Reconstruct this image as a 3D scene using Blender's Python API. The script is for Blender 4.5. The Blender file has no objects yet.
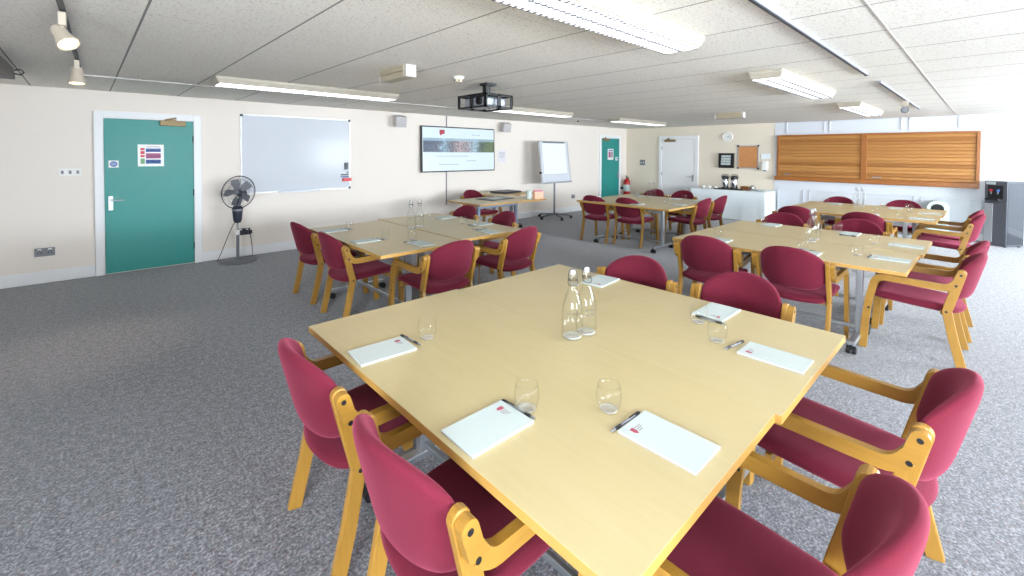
import bpy, bmesh, math, random
from mathutils import Vector, Matrix
random.seed(7)
S = bpy.context.scene
COL = S.collection
PI = math.pi
R = math.radians
H = 2.335          # ceiling height
WA = 7.615         # wall with the teal doors and whiteboard (y)
WB = 11.863        # wall with the wooden shutters (x)
WR = -4.2          # window wall (y)
WF = -2.4          # wall behind the camera (x)
TZ = .735          # table height

# ------------------------------------------------------------------ materials
def lin(c):
    return tuple((v/12.92 if v <= .04045 else ((v+.055)/1.055)**2.4) for v in (c[0]/255, c[1]/255, c[2]/255)) + (1,)
MATS = {}
class NT:
    def __init__(s, name):
        s.m = bpy.data.materials.new(name); s.m.use_nodes = True
        s.t = s.m.node_tree; s.n = s.t.nodes; s.b = s.n['Principled BSDF']; MATS[name] = s.m
    def node(s, typ, **k):
        n = s.n.new(typ)
        for a, v in k.items():
            if a.startswith('i_'): n.inputs[a[2:].replace('_', ' ')].default_value = v
            else: setattr(n, a, v)
        return n
    def link(s, a, b): s.t.links.new(a, b)
    def math(s, op, a, b=None, c=None):
        n = s.n.new('ShaderNodeMath'); n.operation = op
        for i, v in enumerate((a, b, c)):
            if v is None: continue
            if isinstance(v, (int, float)): n.inputs[i].default_value = v
            else: s.link(v, n.inputs[i])
        return n.outputs[0]
    def mix(s, f, a, b):
        n = s.n.new('ShaderNodeMix'); n.data_type = 'RGBA'
        for sock, v in ((n.inputs[0], f), (n.inputs[6], a), (n.inputs[7], b)):
            if isinstance(v, (int, float, tuple)): sock.default_value = v
            else: s.link(v, sock)
        return n.outputs[2]
    def ramp(s, f, *stops):
        n = s.n.new('ShaderNodeValToRGB'); e = n.color_ramp.elements
        while len(e) < len(stops): e.new(.5)
        for el, (p, c) in zip(e, stops): el.position = p; el.color = c
        s.link(f, n.inputs[0]); return n.outputs[0]
    def obj(s, scale=(1, 1, 1), world=False):
        g = s.node('ShaderNodeNewGeometry') if world else s.node('ShaderNodeTexCoord')
        mp = s.node('ShaderNodeMapping'); mp.inputs['Scale'].default_value = scale
        s.link(g.outputs['Position' if world else 'Object'], mp.inputs[0]); return mp.outputs[0]
    def noise(s, vec, scale, detail=3, rough=.5):
        n = s.node('ShaderNodeTexNoise'); n.inputs['Scale'].default_value = scale
        n.inputs['Detail'].default_value = detail; n.inputs['Roughness'].default_value = rough
        s.link(vec, n.inputs['Vector']); return n.outputs[0]
    def bump(s, h, strength=.3, dist=.002):
        n = s.node('ShaderNodeBump'); n.inputs['Strength'].default_value = strength; n.inputs['Distance'].default_value = dist
        s.link(h, n.inputs['Height']); s.link(n.outputs[0], s.b.inputs['Normal'])
    def base(s, c):
        if isinstance(c, tuple): s.b.inputs['Base Color'].default_value = c
        else: s.link(c, s.b.inputs['Base Color'])
    def put(s, **k):
        for a, v in k.items(): s.b.inputs[a.replace('_', ' ')].default_value = v

def plain(name, rgb, rough=.5, metal=0, spec=.5, var=.04, coat=0):
    m = NT(name); c = lin(rgb)
    n = m.noise(m.obj(), 9, 4)
    lo = tuple(v*(1-var) for v in c[:3]) + (1,); hi = tuple(min(1, v*(1+var)) for v in c[:3]) + (1,)
    m.base(m.mix(n, lo, hi)); m.put(Roughness=rough, Metallic=metal, Coat_Weight=coat); m.b.inputs['Specular IOR Level'].default_value = spec
    return m.m

def wood(name, rgb, along, dark=.75, rough=.4, fine=60):
    m = NT(name); c = lin(rgb)
    sc = [fine]*3; sc['xyz'.index(along)] = fine*.05
    n1 = m.noise(m.obj(tuple(sc)), 1, 4, .6)
    n2 = m.noise(m.obj(tuple(v*.15 for v in sc)), 1, 2)
    f = m.math('MULTIPLY_ADD', n1, .6, m.math('MULTIPLY', n2, .4))
    m.base(m.ramp(f, (.3, tuple(v*dark for v in c[:3])+(1,)), (.7, c))); m.put(Roughness=rough); m.bump(n1, .1, .001)
    return m.m

def emit(name, rgb, s):
    m = NT(name); m.base((0, 0, 0, 1)); m.b.inputs['Emission Color'].default_value = lin(rgb); m.b.inputs['Emission Strength'].default_value = s
    m.put(Roughness=.25); return m.m

def thin_glass(name, tint=(.97, .98, .98, 1), edge=.75, base=.03, rough=.03):
    m = NT(name); n = m.n; n.remove(m.b)
    tr = m.node('ShaderNodeBsdfTransparent'); tr.inputs[0].default_value = tint
    gl = m.node('ShaderNodeBsdfGlossy'); gl.inputs['Roughness'].default_value = rough
    lw = m.node('ShaderNodeLayerWeight'); lw.inputs[0].default_value = .35
    p = m.math('MULTIPLY_ADD', m.math('POWER', lw.outputs['Facing'], 3), edge, base)
    mx = m.node('ShaderNodeMixShader'); m.link(p, mx.inputs[0]); m.link(tr.outputs[0], mx.inputs[1]); m.link(gl.outputs[0], mx.inputs[2])
    m.link(mx.outputs[0], n['Material Output'].inputs[0]); return m.m

# carpet: grey loop pile with flecks
m = NT('carpet'); v = m.obj(world=True)
n1 = m.noise(v, 80, 3, .75); n2 = m.noise(v, 24, 3, .6); n3 = m.noise(v, 1.1, 2)
c = m.ramp(m.math('MULTIPLY_ADD', n1, .75, m.math('MULTIPLY', n2, .25)), (.36, lin((54, 55, 61))), (.5, lin((108, 109, 116))), (.64, lin((168, 168, 176))))
n4 = m.noise(v, 55, 2); c = m.mix(m.math('MULTIPLY', m.math('GREATER_THAN', n4, .66), .45), c, lin((150, 105, 100)))
m.base(m.mix(m.math('MULTIPLY', n3, .3), c, lin((114, 114, 120)))); m.put(Roughness=.95, Sheen_Weight=.35, Sheen_Roughness=.4); m.b.inputs['Specular IOR Level'].default_value = .15; m.bump(n1, .5, .004)
# ceiling: fissured mineral tiles in a grid
m = NT('ceiling_tile'); v = m.obj(world=True); sp = m.node('ShaderNodeSeparateXYZ'); m.link(v, sp.inputs[0])
def gridline(m, coord, off, per, half, soft=.002):
    d = m.math('ABSOLUTE', m.math('SUBTRACT', m.math('FRACT', m.math('DIVIDE', m.math('SUBTRACT', coord, off-per/2), per)), .5))
    return m.math('LESS_THAN', m.math('MULTIPLY', d, per), half)
kk = m.math('MINIMUM', m.math('MAXIMUM', m.math('MULTIPLY', m.math('SUBTRACT', 3.4, sp.outputs[0]), .011), 0.0), .025)
xs_ = m.math('ADD', sp.outputs[0], m.math('MULTIPLY', kk, m.math('SUBTRACT', sp.outputs[1], WA)))
gx = gridline(m, xs_, .06, .684, .006); gy = gridline(m, sp.outputs[1], .43, 1.36, .0025)
fz = m.noise(m.obj(world=True), 62, 4, .8); pits = m.math('LESS_THAN', fz, .42)
c = m.mix(m.math('MULTIPLY', pits, .42), lin((249, 244, 236)), lin((150, 138, 122)))
c = m.mix(m.math('MULTIPLY', gx, .75), c, lin((95, 90, 88))); c = m.mix(m.math('MULTIPLY', gy, .25), c, lin((120, 115, 112)))
m.base(c); m.put(Roughness=.95); m.b.inputs['Specular IOR Level'].default_value = .1; m.bump(fz, .35, .004)
def paint(name, rgb, rough=.7):
    m = NT(name); n = m.noise(m.obj(world=True), 60, 3); n2 = m.noise(m.obj(world=True), .8, 2); c = lin(rgb)
    m.base(m.mix(n2, tuple(v*.975 for v in c[:3])+(1,), c)); m.put(Roughness=rough); m.b.inputs['Specular IOR Level'].default_value = .25; m.bump(n, .08, .001); return m.m
paint('cream_paint', (234, 225, 217)); paint('sand_paint', (228, 217, 200)); paint('white_paint', (212, 215, 221), .5); paint('gloss_white', (236, 236, 238), .35)
# laminate tabletop
m = NT('table_laminate'); n1 = m.noise(m.obj((40, 4, 40)), 1, 4, .6); n2 = m.noise(m.obj(), 2.3, 3)
c = m.ramp(m.math('MULTIPLY_ADD', n1, .5, m.math('MULTIPLY', n2, .5)), (.3, lin((184, 167, 122))), (.7, lin((193, 176, 136))))
m.base(c); m.put(Roughness=.36); m.b.inputs['Specular IOR Level'].default_value = .6
wood('table_edge', (186, 142, 74), 'y', .85); wood('beech', (160, 118, 47), 'z', .76, .35); wood('beech_arm', (160, 118, 47), 'y', .76, .35)
# upholstery
m = NT('burgundy_fabric'); v = m.obj(); n1 = m.noise(v, 420, 2, .6); n2 = m.noise(v, 6, 3)
c = m.mix(n1, lin((75, 16, 32)), lin((106, 27, 46))); c = m.mix(m.math('MULTIPLY', n2, .25), c, lin((96, 18, 38)))
m.base(c); m.put(Roughness=.9, Sheen_Weight=.4, Sheen_Roughness=.45); m.b.inputs['Sheen Tint'].default_value = lin((235, 120, 150)); m.b.inputs['Specular IOR Level'].default_value = .2; m.bump(n1, .35, .0015)
plain('steel', (176, 180, 186), .35, .85); plain('chrome', (205, 208, 212), .18, 1); plain('dark_metal', (58, 60, 66), .45, .5); plain('black_plastic', (22, 22, 25), .4); plain('grey_plastic', (120, 122, 128), .45)
plain('blue_grey_steel', (128, 140, 160), .4, .4); plain('track_grey', (158, 162, 174), .4, .3); plain('white_plastic', (234, 233, 230), .35); plain('ivory_plastic', (214, 203, 178), .45)
plain('teal_paint', (26, 136, 131), .42); plain('brass', (176, 146, 92), .35, .7); plain('aluminium', (188, 190, 194), .35, .7); plain('whiteboard', (206, 209, 217), .14, spec=.07, var=.01)
plain('paper', (190, 200, 199), .7, var=.01); plain('card', (150, 148, 146), .8); plain('logo_maroon', (164, 76, 96), .7); plain('logo_grey', (150, 146, 152), .7); plain('cork', (196, 136, 86), .9, var=.15)
plain('red_paint', (178, 24, 30), .3); plain('red_plastic', (206, 44, 60), .4); plain('blue_sign', (62, 98, 164), .5); plain('sign_red', (206, 70, 84), .5); plain('sign_green', (110, 160, 110), .5); plain('sign_mauve', (176, 96, 140), .5)
plain('print_dark', (60, 62, 66), .6); plain('cloth_white', (232, 240, 244), .85, var=.02); plain('peach_card', (236, 176, 148), .6); plain('mint_plastic', (206, 232, 224), .35); plain('dark_wood', (106, 62, 36), .4)
plain('cooler_grey', (86, 88, 96), .3); plain('cooler_gloss', (50, 54, 62), .06, coat=1); plain('heater_grey', (92, 86, 82), .5); plain('slate_navy', (48, 52, 66), .4); plain('warm_ivory', (172, 164, 150), .45); plain('flip_paper', (232, 233, 240), .6, var=.01); plain('lamp_ivory', (188, 176, 160), .45); plain('trunking', (196, 190, 186), .5); plain('box_beige', (176, 164, 142), .5); plain('speaker_grey', (186, 182, 184), .5); plain('pale_paper', (222, 217, 224), .7); plain('fan_grey', (104, 106, 114), .45); plain('closer_brass', (134, 114, 78), .45, .3); plain('tray_silver', (168, 172, 182), .4, .4)
# red cedar shutter slats
m = NT('shutter_wood'); v = m.obj((30, 1.2, 30), True); n1 = m.noise(v, 1, 4, .6); sp = m.node('ShaderNodeSeparateXYZ'); m.link(m.obj(world=True), sp.inputs[0])
row = m.math('FLOOR', m.math('DIVIDE', m.math('SUBTRACT', sp.outputs[2], 1.06), .0664)); wn = m.node('ShaderNodeTexWhiteNoise', noise_dimensions='1D'); m.link(row, wn.inputs['W'])
c = m.mix(m.math('MULTIPLY_ADD', n1, .35, m.math('MULTIPLY', wn.outputs[0], .65)), lin((138, 84, 36)), lin((190, 138, 78)))
m.base(c); m.put(Roughness=.4); m.bump(n1, .08, .001)
wood('cedar', (160, 98, 42), 'y', .78, .38)
thin_glass('clear_glass', (.995, .998, .995, 1), .55, .012); thin_glass('bottle_glass', (.99, .995, .99, 1), .85, .016); thin_glass('window_glass', (.97, .98, .98, 1), .5, .03)
thin_glass('glass_base_glint', (1, 1, 1, 1), .4, .3, .6)  # whitish gloss built in as the bright highlight of glass bottoms
emit('tube_light', (250, 250, 255), 3.2); emit('warm_lamp', (255, 226, 176), 4); emit('screen_white', (214, 234, 242), 1.2); emit('screen_red', (190, 70, 90), 1); emit('screen_grey', (140, 150, 160), .9)
# screen photograph band: dark trees, a pinkish building, green shrubs
m = NT('screen_photo'); tc = m.node('ShaderNodeTexCoord'); sp = m.node('ShaderNodeSeparateXYZ'); m.link(tc.outputs['Generated'], sp.inputs[0])
n1 = m.noise(tc.outputs['Object'], 9, 4, .7); n2 = m.noise(tc.outputs['Object'], 22, 3, .6)
xx = m.math('ADD', sp.outputs[0], m.math('MULTIPLY_ADD', n1, .25, -.125))
c = m.ramp(xx, (.0, lin((72, 88, 118))), (.2, lin((104, 116, 140))), (.26, lin((166, 200, 224))), (.36, lin((120, 128, 142))), (.46, lin((188, 172, 178))), (.6, lin((176, 168, 178))), (.7, lin((176, 206, 222))), (.8, lin((96, 112, 98))), (.92, lin((118, 138, 98))))
k_ = m.ramp(n2, (.42, (0, 0, 0, 1)), (.58, (1, 1, 1, 1))); c = m.mix(m.math('MULTIPLY', k_, .6), c, lin((66, 80, 84))); c = m.mix(m.math('MULTIPLY', m.math('GREATER_THAN', sp.outputs[2], .8), .6), c, lin((170, 204, 224)))
m.base((0, 0, 0, 1)); m.link(c, m.b.inputs['Emission Color']); m.b.inputs['Emission Strength'].default_value = 1.2; m.put(Roughness=.25)
M = MATS

# ------------------------------------------------------------------ mesh builder
class MB:
    def __init__(s): s.v = []; s.f = []; s.mi = []
    def add(s, vs, fs, mi=0):
        o = len(s.v); s.v += [tuple(p) for p in vs]; s.f += [tuple(i+o for i in f) for f in fs]; s.mi += [mi]*len(fs); return s
    def box(s, x0, x1, y0, y1, z0, z1, mi=0):
        return s.add([(x, y, z) for z in (z0, z1) for y in (y0, y1) for x in (x0, x1)], [(0, 2, 3, 1), (4, 5, 7, 6), (0, 1, 5, 4), (2, 6, 7, 3), (0, 4, 6, 2), (1, 3, 7, 5)], mi)
    def prism(s, poly, axis, a, b, mi=0):
        n = len(poly)
        def P(p, t): return {'x': (t, p[0], p[1]), 'y': (p[0], t, p[1]), 'z': (p[0], p[1], t)}[axis]
        return s.add([P(p, a) for p in poly]+[P(p, b) for p in poly], [tuple(range(n))[::-1], tuple(range(n, 2*n))]+[(i, (i+1) % n, n+(i+1) % n, n+i) for i in range(n)], mi)
    def lathe(s, prof, c=(0, 0, 0), n=20, axis=None, mi=0):
        q = Vector((0, 0, 1)).rotation_difference(Vector(axis)) if axis else None
        vs = []; c = Vector(c)
        for r, z in prof:
            for k in range(n):
                p = Vector((max(r, 1e-5)*math.cos(2*PI*k/n), max(r, 1e-5)*math.sin(2*PI*k/n), z))
                if q: p = q @ p
                vs.append(p+c)
        fs = [(j*n+k, j*n+(k+1) % n, (j+1)*n+(k+1) % n, (j+1)*n+k) for j in range(len(prof)-1) for k in range(n)]
        return s.add(vs, fs, mi)
    def rod(s, p0, p1, r, n=10, r1=None, mi=0):
        p0 = Vector(p0); d = Vector(p1)-p0; L = d.length; r1 = r if r1 is None else r1
        return s.lathe([(0, 0), (r, 0), (r1, L), (0, L)], p0, n, d.normalized(), mi)
    def tube(s, pts, r, n=8, closed=False, mi=0):
        pts = [Vector(p) for p in pts]; N = len(pts); vs = []; up = None
        for i, p in enumerate(pts):
            a = pts[(i-1) % N] if (closed or i > 0) else p; b = pts[(i+1) % N] if (closed or i < N-1) else p
            t = (b-a).normalized()
            if up is None: up = Vector((0, 0, 1)) if abs(t.z) < .9 else Vector((1, 0, 0))
            u = t.cross(up)
            if u.length < 1e-4: u = t.cross(Vector((1, 0, 0)))
            u.normalize(); w = u.cross(t); up = w
            vs += [p+u*r*math.cos(2*PI*k/n)+w*r*math.sin(2*PI*k/n) for k in range(n)]
        M_ = N if closed else N-1
        fs = [(i*n+k, i*n+(k+1) % n, ((i+1) % N)*n+(k+1) % n, ((i+1) % N)*n+k) for i in range(M_) for k in range(n)]
        if not closed: fs += [tuple(range(n))[::-1], tuple(range((N-1)*n, N*n))]
        return s.add(vs, fs, mi)
    def band(s, path, w, x0, x1, round0=True, mi=0):
        # laminated strip: a centre line in (y, z), width w in that plane, thickness x0..x1
        pts = [Vector(p) for p in path]; L = []; Rr = []
        for i, p in enumerate(pts):
            a = pts[max(i-1, 0)]; b = pts[min(i+1, len(pts)-1)]; t = (b-a).normalized(); n = Vector((-t.y, t.x))
            L.append(p+n*w/2); Rr.append(p-n*w/2)
        poly = L+Rr[::-1]
        if round0:
            t = (pts[0]-pts[1]).normalized(); n = Vector((-t.y, t.x))
            cap = [pts[0]+n*(w/2)*math.cos(a)+t*(w/2)*math.sin(a) for a in [PI*k/8 for k in range(1, 8)]]
            # from R0 side to L0 side
            if (cap[0]-Rr[0]).length > (cap[-1]-Rr[0]).length: cap = cap[::-1]
            poly = poly+cap
        return s.prism([(p.x, p.y) for p in poly], 'x', x0, x1, mi)
    def build(s, name, mats, parent=None, loc=(0, 0, 0), rot=(0, 0, 0), smooth=False, bevel=0, seg=2):
        me = bpy.data.meshes.new(name); me.from_pydata(s.v, [], s.f)
        for k in (mats if isinstance(mats, (list, tuple)) else [mats]): me.materials.append(M[k])
        me.polygons.foreach_set('material_index', s.mi)
        bm = bmesh.new(); bm.from_mesh(me); bmesh.ops.recalc_face_normals(bm, faces=bm.faces); bm.to_mesh(me); bm.free()
        if smooth is True: me.polygons.foreach_set('use_smooth', [True]*len(me.polygons))
        o = bpy.data.objects.new(name, me); COL.objects.link(o); o.location = loc; o.rotation_euler = rot
        if smooth == 'auto': me.set_sharp_from_angle(angle=R(40)); me.polygons.foreach_set('use_smooth', [True]*len(me.polygons)) if False else None
        if smooth == 'auto':
            me.polygons.foreach_set('use_smooth', [True]*len(me.polygons)); me.set_sharp_from_angle(angle=R(38))
        if parent: o.parent = parent
        if bevel:
            b = o.modifiers.new('bevel', 'BEVEL'); b.width = bevel; b.segments = seg; b.limit_method = 'ANGLE'; b.angle_limit = R(40)
        return o

def B(*a, **k): return MB().box(*a, **k)
def tag(o, label=None, cat=None, group=None, kind=None):
    for k, v in (('label', label), ('category', cat), ('group', group), ('kind', kind)):
        if v: o[k] = v
    return o
def empty(name, loc, rz=0, label=None, cat=None, group=None, kind=None):
    o = bpy.data.objects.new(name, None); COL.objects.link(o); o.empty_display_size = .1; o.location = loc; o.rotation_euler = (0, 0, rz)
    return tag(o, label, cat, group, kind)
def copy_tree(o, parent=None):
    c = o.copy(); COL.objects.link(c)
    if parent: c.parent = parent
    for ch in list(o.children): copy_tree(ch, c)
    return c
def place(proto, used, name, loc, rz, label, cat, group):
    o = proto if not used else copy_tree(proto)
    o.location = loc; o.rotation_euler = (0, 0, rz)
    return tag(o, label, cat, group)
def structure(o): o['kind'] = 'structure'; return o
def arc(cy, cz, r, a0, a1, n=8): return [(cy+r*math.cos(R(a0+(a1-a0)*k/n)), cz+r*math.sin(R(a0+(a1-a0)*k/n))) for k in range(n+1)]

# ------------------------------------------------------------------ camera
cam = bpy.data.objects.new('camera', bpy.data.cameras.new('camera')); COL.objects.link(cam); S.camera = cam
f, yaw, pitch, roll, py = 440.6, R(47.231), R(-1.325), R(.296), 163.0
fw = Vector((math.cos(pitch)*math.cos(yaw), math.cos(pitch)*math.sin(yaw), math.sin(pitch)))
r_ = Vector((math.sin(yaw), -math.cos(yaw), 0)); u_ = r_.cross(fw)
r2 = r_*math.cos(roll)+u_*math.sin(roll); u2 = -r_*math.sin(roll)+u_*math.cos(roll)
mw = Matrix((r2, u2, -fw)).transposed().to_4x4(); mw.translation = Vector((0, 0, 1.58)); cam.matrix_world = mw
cam.data.sensor_width = 36; cam.data.sensor_fit = 'HORIZONTAL'; cam.data.lens = f/1024*36; cam.data.shift_y = -(288-py)/1024; cam.data.clip_start = .02

# ------------------------------------------------------------------ room shell
structure(B(WF-.1, WB+.1, WR-.1, WA+.1, -.1, 0).build('floor', 'carpet'))
structure(B(WF-.1, WB+.1, WR-.1, WA+.1, H, H+.1).build('ceiling', 'ceiling_tile'))
structure(B(WF-.1, WB+.1, WA, WA+.1, 0, H).build('wall_left', 'cream_paint'))
structure(B(WB, WB+.1, WR-.1, WA, 0, H).build('wall_back', 'sand_paint'))
wins = [(1.0, 2.9), (6.5, 8.9), (9.4, 10.5)]
mb = MB(); xs = WF
for a, b in wins:
    mb.box(xs, a, WR-.1, WR, 0, H); mb.box(a, b, WR-.1, WR, 0, .85); mb.box(a, b, WR-.1, WR, 2.1, H); xs = b
mb.box(xs, WB, WR-.1, WR, 0, H); structure(mb.build('wall_right', 'cream_paint'))
fill_win = (-3.0, -.6)  # unseen window added behind the camera to brighten the left ceiling
mb = B(WF-.1, WF, WR, fill_win[0], 0, H); mb.box(WF-.1, WF, fill_win[1], WA, 0, H); mb.box(WF-.1, WF, *fill_win, 0, .85); mb.box(WF-.1, WF, *fill_win, 2.1, H)
structure(mb.build('wall_front', 'cream_paint'))
for i, (a, b) in enumerate(wins):
    w = structure(empty('window_%d' % (i+1), ((a+b)/2, WR-.05, .85))); h = (b-a)/2
    fr = MB()
    for x0, x1, z0, z1 in ((-h, h, 0, .05), (-h, h, 1.2, 1.25), (-h, -h+.05, 0, 1.25), (h-.05, h, 0, 1.25), (-.03, .03, 0, 1.25)): fr.box(x0, x1, -.03, .03, z0, z1)
    fr.build('window_frame', 'gloss_white', w); B(-h+.05, h-.05, -.004, .004, .05, 1.2).build('window_pane', 'window_glass', w)
w = structure(empty('window_4', (WF-.05, -1.8, .85))); fr = MB()
for a, b, z0, z1 in ((-1.2, 1.2, 0, .05), (-1.2, 1.2, 1.2, 1.25), (-1.2, -1.15, 0, 1.25), (1.15, 1.2, 0, 1.25), (-.03, .03, 0, 1.25)): fr.box(-.03, .03, a, b, z0, z1)
fr.build('window_frame', 'gloss_white', w); B(-.004, .004, -1.15, 1.15, .05, 1.2).build('window_pane', 'window_glass', w)
# baseboards
def skirt(name, pieces):
    m = MB()
    for p in pieces: m.box(*p)
    structure(m.build(name, 'gloss_white', bevel=.006))
skirt('baseboard_left', [(WF, -.1, WA-.018, WA, 0, .145), (.985, 10.44, WA-.018, WA, 0, .145), (11.54, WB, WA-.018, WA, 0, .145)])
skirt('baseboard_back', [(WB-.018, WB, 6.5, WA-.018, 0, .12), (WB-.018, WB, 3.5, 5.33, 0, .12), (WB-.018, WB, WR, 3.5, 0, .12)])
skirt('baseboard_right', [(WF, WB-.018, WR, WR+.018, 0, .12)]); skirt('baseboard_front', [(WF, WF+.018, WR+.018, WA-.018, 0, .12)])
# cable trunking along the ceiling edge
structure(B(-.16, 10.2, 6.1, 6.125, H-.012, H).build('trim_1', 'trunking'))
structure(B(WF, WB, .424, .434, H-.003, H).build('trim_2', 'trunking'))
# white panelling around the serving hatch, its mouldings raised from the wall
mb = B(WB-.012, WB, WR, 3.5, 0, H)
def mould(y0, y1, z0, z1, w=.022, d=.03):
    for a in ((y0, y1, z0, z0+w), (y0, y1, z1-w, z1), (y0, y0+w, z0, z1), (y1-w, y1, z0, z1)): mb.box(WB-d, WB-.012, *a)
for y0, y1 in ((2.5, 3.26), (1.2, 2.42), (.38, 1.1)): mould(y0, y1, 2.09, 2.33)
for y0, y1 in ((2.88, 3.42), (1.86, 2.78), (.98, 1.78), (.0, .9)): mould(y0, y1, .16, .76)
structure(mb.build('trim_3', 'white_paint', bevel=.004))

# ------------------------------------------------------------------ doors
def lever(parent, x, y, z, d):
    # lever handle on a back plate, d = +1 lever points to +x
    m = B(x-.022, x+.022, y-.012, y, z-.09, z+.09); m.rod((x, y-.01, z+.04), (x, y-.055, z+.04), .01); m.rod((x, y-.055, z+.04), (x+d*.13, y-.05, z+.035), .011, r1=.008)
    return m.build('door_handle', 'steel', parent, smooth='auto')
def closer(parent, x0, x1, y, z, arm):
    m = B(x0, x1, y-.05, y, z-.035, z+.035); m.box(min(arm, x0+.05), max(arm, x0+.09), y-.03, y, z+.03, z+.05)
    m.rod((x0+.06, y-.03, z+.045), (arm, y-.02, z+.075), .012); return m.build('door_closer', 'closer_brass', parent, bevel=.004)
def door(name, loc, rz, w, h, mat, fr=.09, hinge_right=True, hz=.95):
    d = structure(empty(name, loc, rz))
    m = B(-fr, 0, -.035, 0, 0, h+fr); m.box(w, w+fr, -.035, 0, 0, h+fr); m.box(0, w, -.035, 0, h, h+fr); m.build('door_frame', 'gloss_white', d, bevel=.005)
    lf = B(.004, w-.004, -.02, 0, .012, h-.004).build('door_leaf', mat, d, bevel=.002)
    lever(lf, .06 if hinge_right else w-.06, -.02, hz-.04, 1 if hinge_right else -1)
    for z in (.25, 1.0, h-.25):
        x = w-.004 if hinge_right else .004; MB().rod((x, -.024, z-.045), (x, -.024, z+.045), .008).build('hinge', 'dark_metal', lf)
    return d, lf
d1, l1 = door('door_1', (-.008, WA, 0), 0, .93, 1.995, 'teal_paint')
closer(l1, .56, .84, -.02, 1.955, .74)
d2, l2 = door('door_2', (10.54, WA, 0), 0, .9, 2.02, 'teal_paint', hinge_right=False); closer(l2, .06, .34, -.02, 1.975, .2)
d3, l3 = door('door_3', (WB, 6.42, 0), -PI/2, .98, 1.99, 'gloss_white', hinge_right=False); closer(l3, .1, .42, -.02, 1.945, .25)

def sign(name, x, z, w, h, y, rows, label, frame='white_plastic'):
    o = empty(name, (x, y, z), 0, label, 'sign'); B(-w/2, w/2, -.008, 0, -h/2, h/2).build('sign_panel', frame, o)
    groups = {}
    for a, b, c, d, mt in rows: groups.setdefault(mt, MB()).box(a*w-w/2, b*w-w/2, -.0095, -.008, c*h-h/2, d*h-h/2)
    for mt, g in groups.items(): g.build('sign_print', mt, o)
    return o
yl = WA-.0205
notice = [(.1, .26, .74, .84, 'sign_red'), (.1, .26, .56, .7, 'sign_red'), (.1, .26, .42, .52, 'sign_red'), (.1, .26, .12, .36, 'sign_green'), (.3, .88, .66, .82, 'blue_sign'), (.4, .8, .7, .73, 'paper'), (.3, .88, .36, .6, 'sign_mauve'), (.34, .84, .44, .46, 'paper'), (.34, .84, .51, .53, 'paper'), (.3, .88, .12, .31, 'blue_sign'), (.4, .8, .2, .23, 'paper'), (.34, .84, .88, .91, 'logo_grey')]
sign('notice_sign', .456, 1.52, .27, .29, yl, notice, 'white framed notice with red, blue and green rows on the near teal door')
o = empty('door_sign', (.085, yl, 1.41), 0, 'small white square sign with a blue disc on the near teal door', 'sign'); B(-.048, .048, -.006, 0, -.045, .045).build('sign_panel', 'white_plastic', o)
m = MB(); m.lathe([(0, 0), (.036, 0), (.036, .002), (0, .002)], (0, -.006, 0), 24, (0, -1, 0)); dd = m.build('disc', 'blue_sign', o); m = MB()
for k in (-1, 0, 1): m.box(-.022, .022, -.0095, -.0078, k*.011-.0025, k*.011+.0025)
m.build('lettering', 'paper', dd)
sign('notice_sign', 10.99, 1.55, .28, .32, yl, [(.12, .88, .8, .9, 'blue_sign'), (.12, .5, .2, .74, 'sign_mauve'), (.55, .88, .2, .74, 'logo_grey')], 'white paper notice on the far teal door')
sign('door_sign', 11.3, 1.42, .1, .1, yl, [(.25, .75, .25, .75, 'blue_sign')], 'tiny square sign on the far teal door')
sign('wall_notice', 6.72, 1.5, .24, .27, WA-.001, [(.15, .85, .75, .8, 'logo_grey'), (.15, .85, .6, .63, 'logo_grey'), (.15, .85, .5, .53, 'logo_grey'), (.15, .7, .4, .43, 'logo_grey')], 'white sheet pinned to the wall right of the screen', 'pale_paper')

# sockets and switches on the walls
def socket(loc, rz, label, w=.17, h=.1, mat='grey_plastic', n=2):
    o = empty('wall_socket', loc, rz, label, 'socket'); B(-w/2, w/2, -.012, 0, -h/2, h/2).build('face_plate', mat, o, bevel=.003)
    for k in range(n):
        x = (k-(n-1)/2)*w/2; s_ = MB()
        for a, b in ((0, .018), (-.014, -.01), (.014, -.01)): s_.box(x+a-.005, x+a+.005, -.0135, -.012, b-.008, b+.008)
        s_.build('socket_holes', 'black_plastic', o); B(x-.016, x+.016, -.016, -.012, .026, .04).build('rocker', 'white_plastic', o)
    return o
socket((-.535, WA, .37), 0, 'brushed metal double socket low on the wall left of the near teal door')
so = socket((1.53, WA, .37), 0, 'black and metal double socket behind the pedestal fan', mat='dark_metal')
socket((9.3, WA, .41), 0, 'small grey socket low on the wall right of the flip chart', .13, .1, n=1)
def switch(loc, rz, label, w, h, n, mat):
    o = empty('light_switch', loc, rz, label, 'switch'); B(-w/2, w/2, -.012, 0, -h/2, h/2).build('face_plate', mat, o, bevel=.003)
    for k in range(n): x = (k-(n-1)/2)*w/n; B(x-.012, x+.012, -.018, -.012, -.02, .02).build('rocker', 'grey_plastic' if mat == 'white_plastic' else 'white_plastic', o)
switch((-.31, WA, 1.315), 0, 'wide white light switch left of the near teal door', .2, .09, 3, 'white_plastic')
switch((WB, 7.05, 1.31), -PI/2, 'grey switch plate left of the white door', .17, .16, 2, 'grey_plastic')

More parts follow.
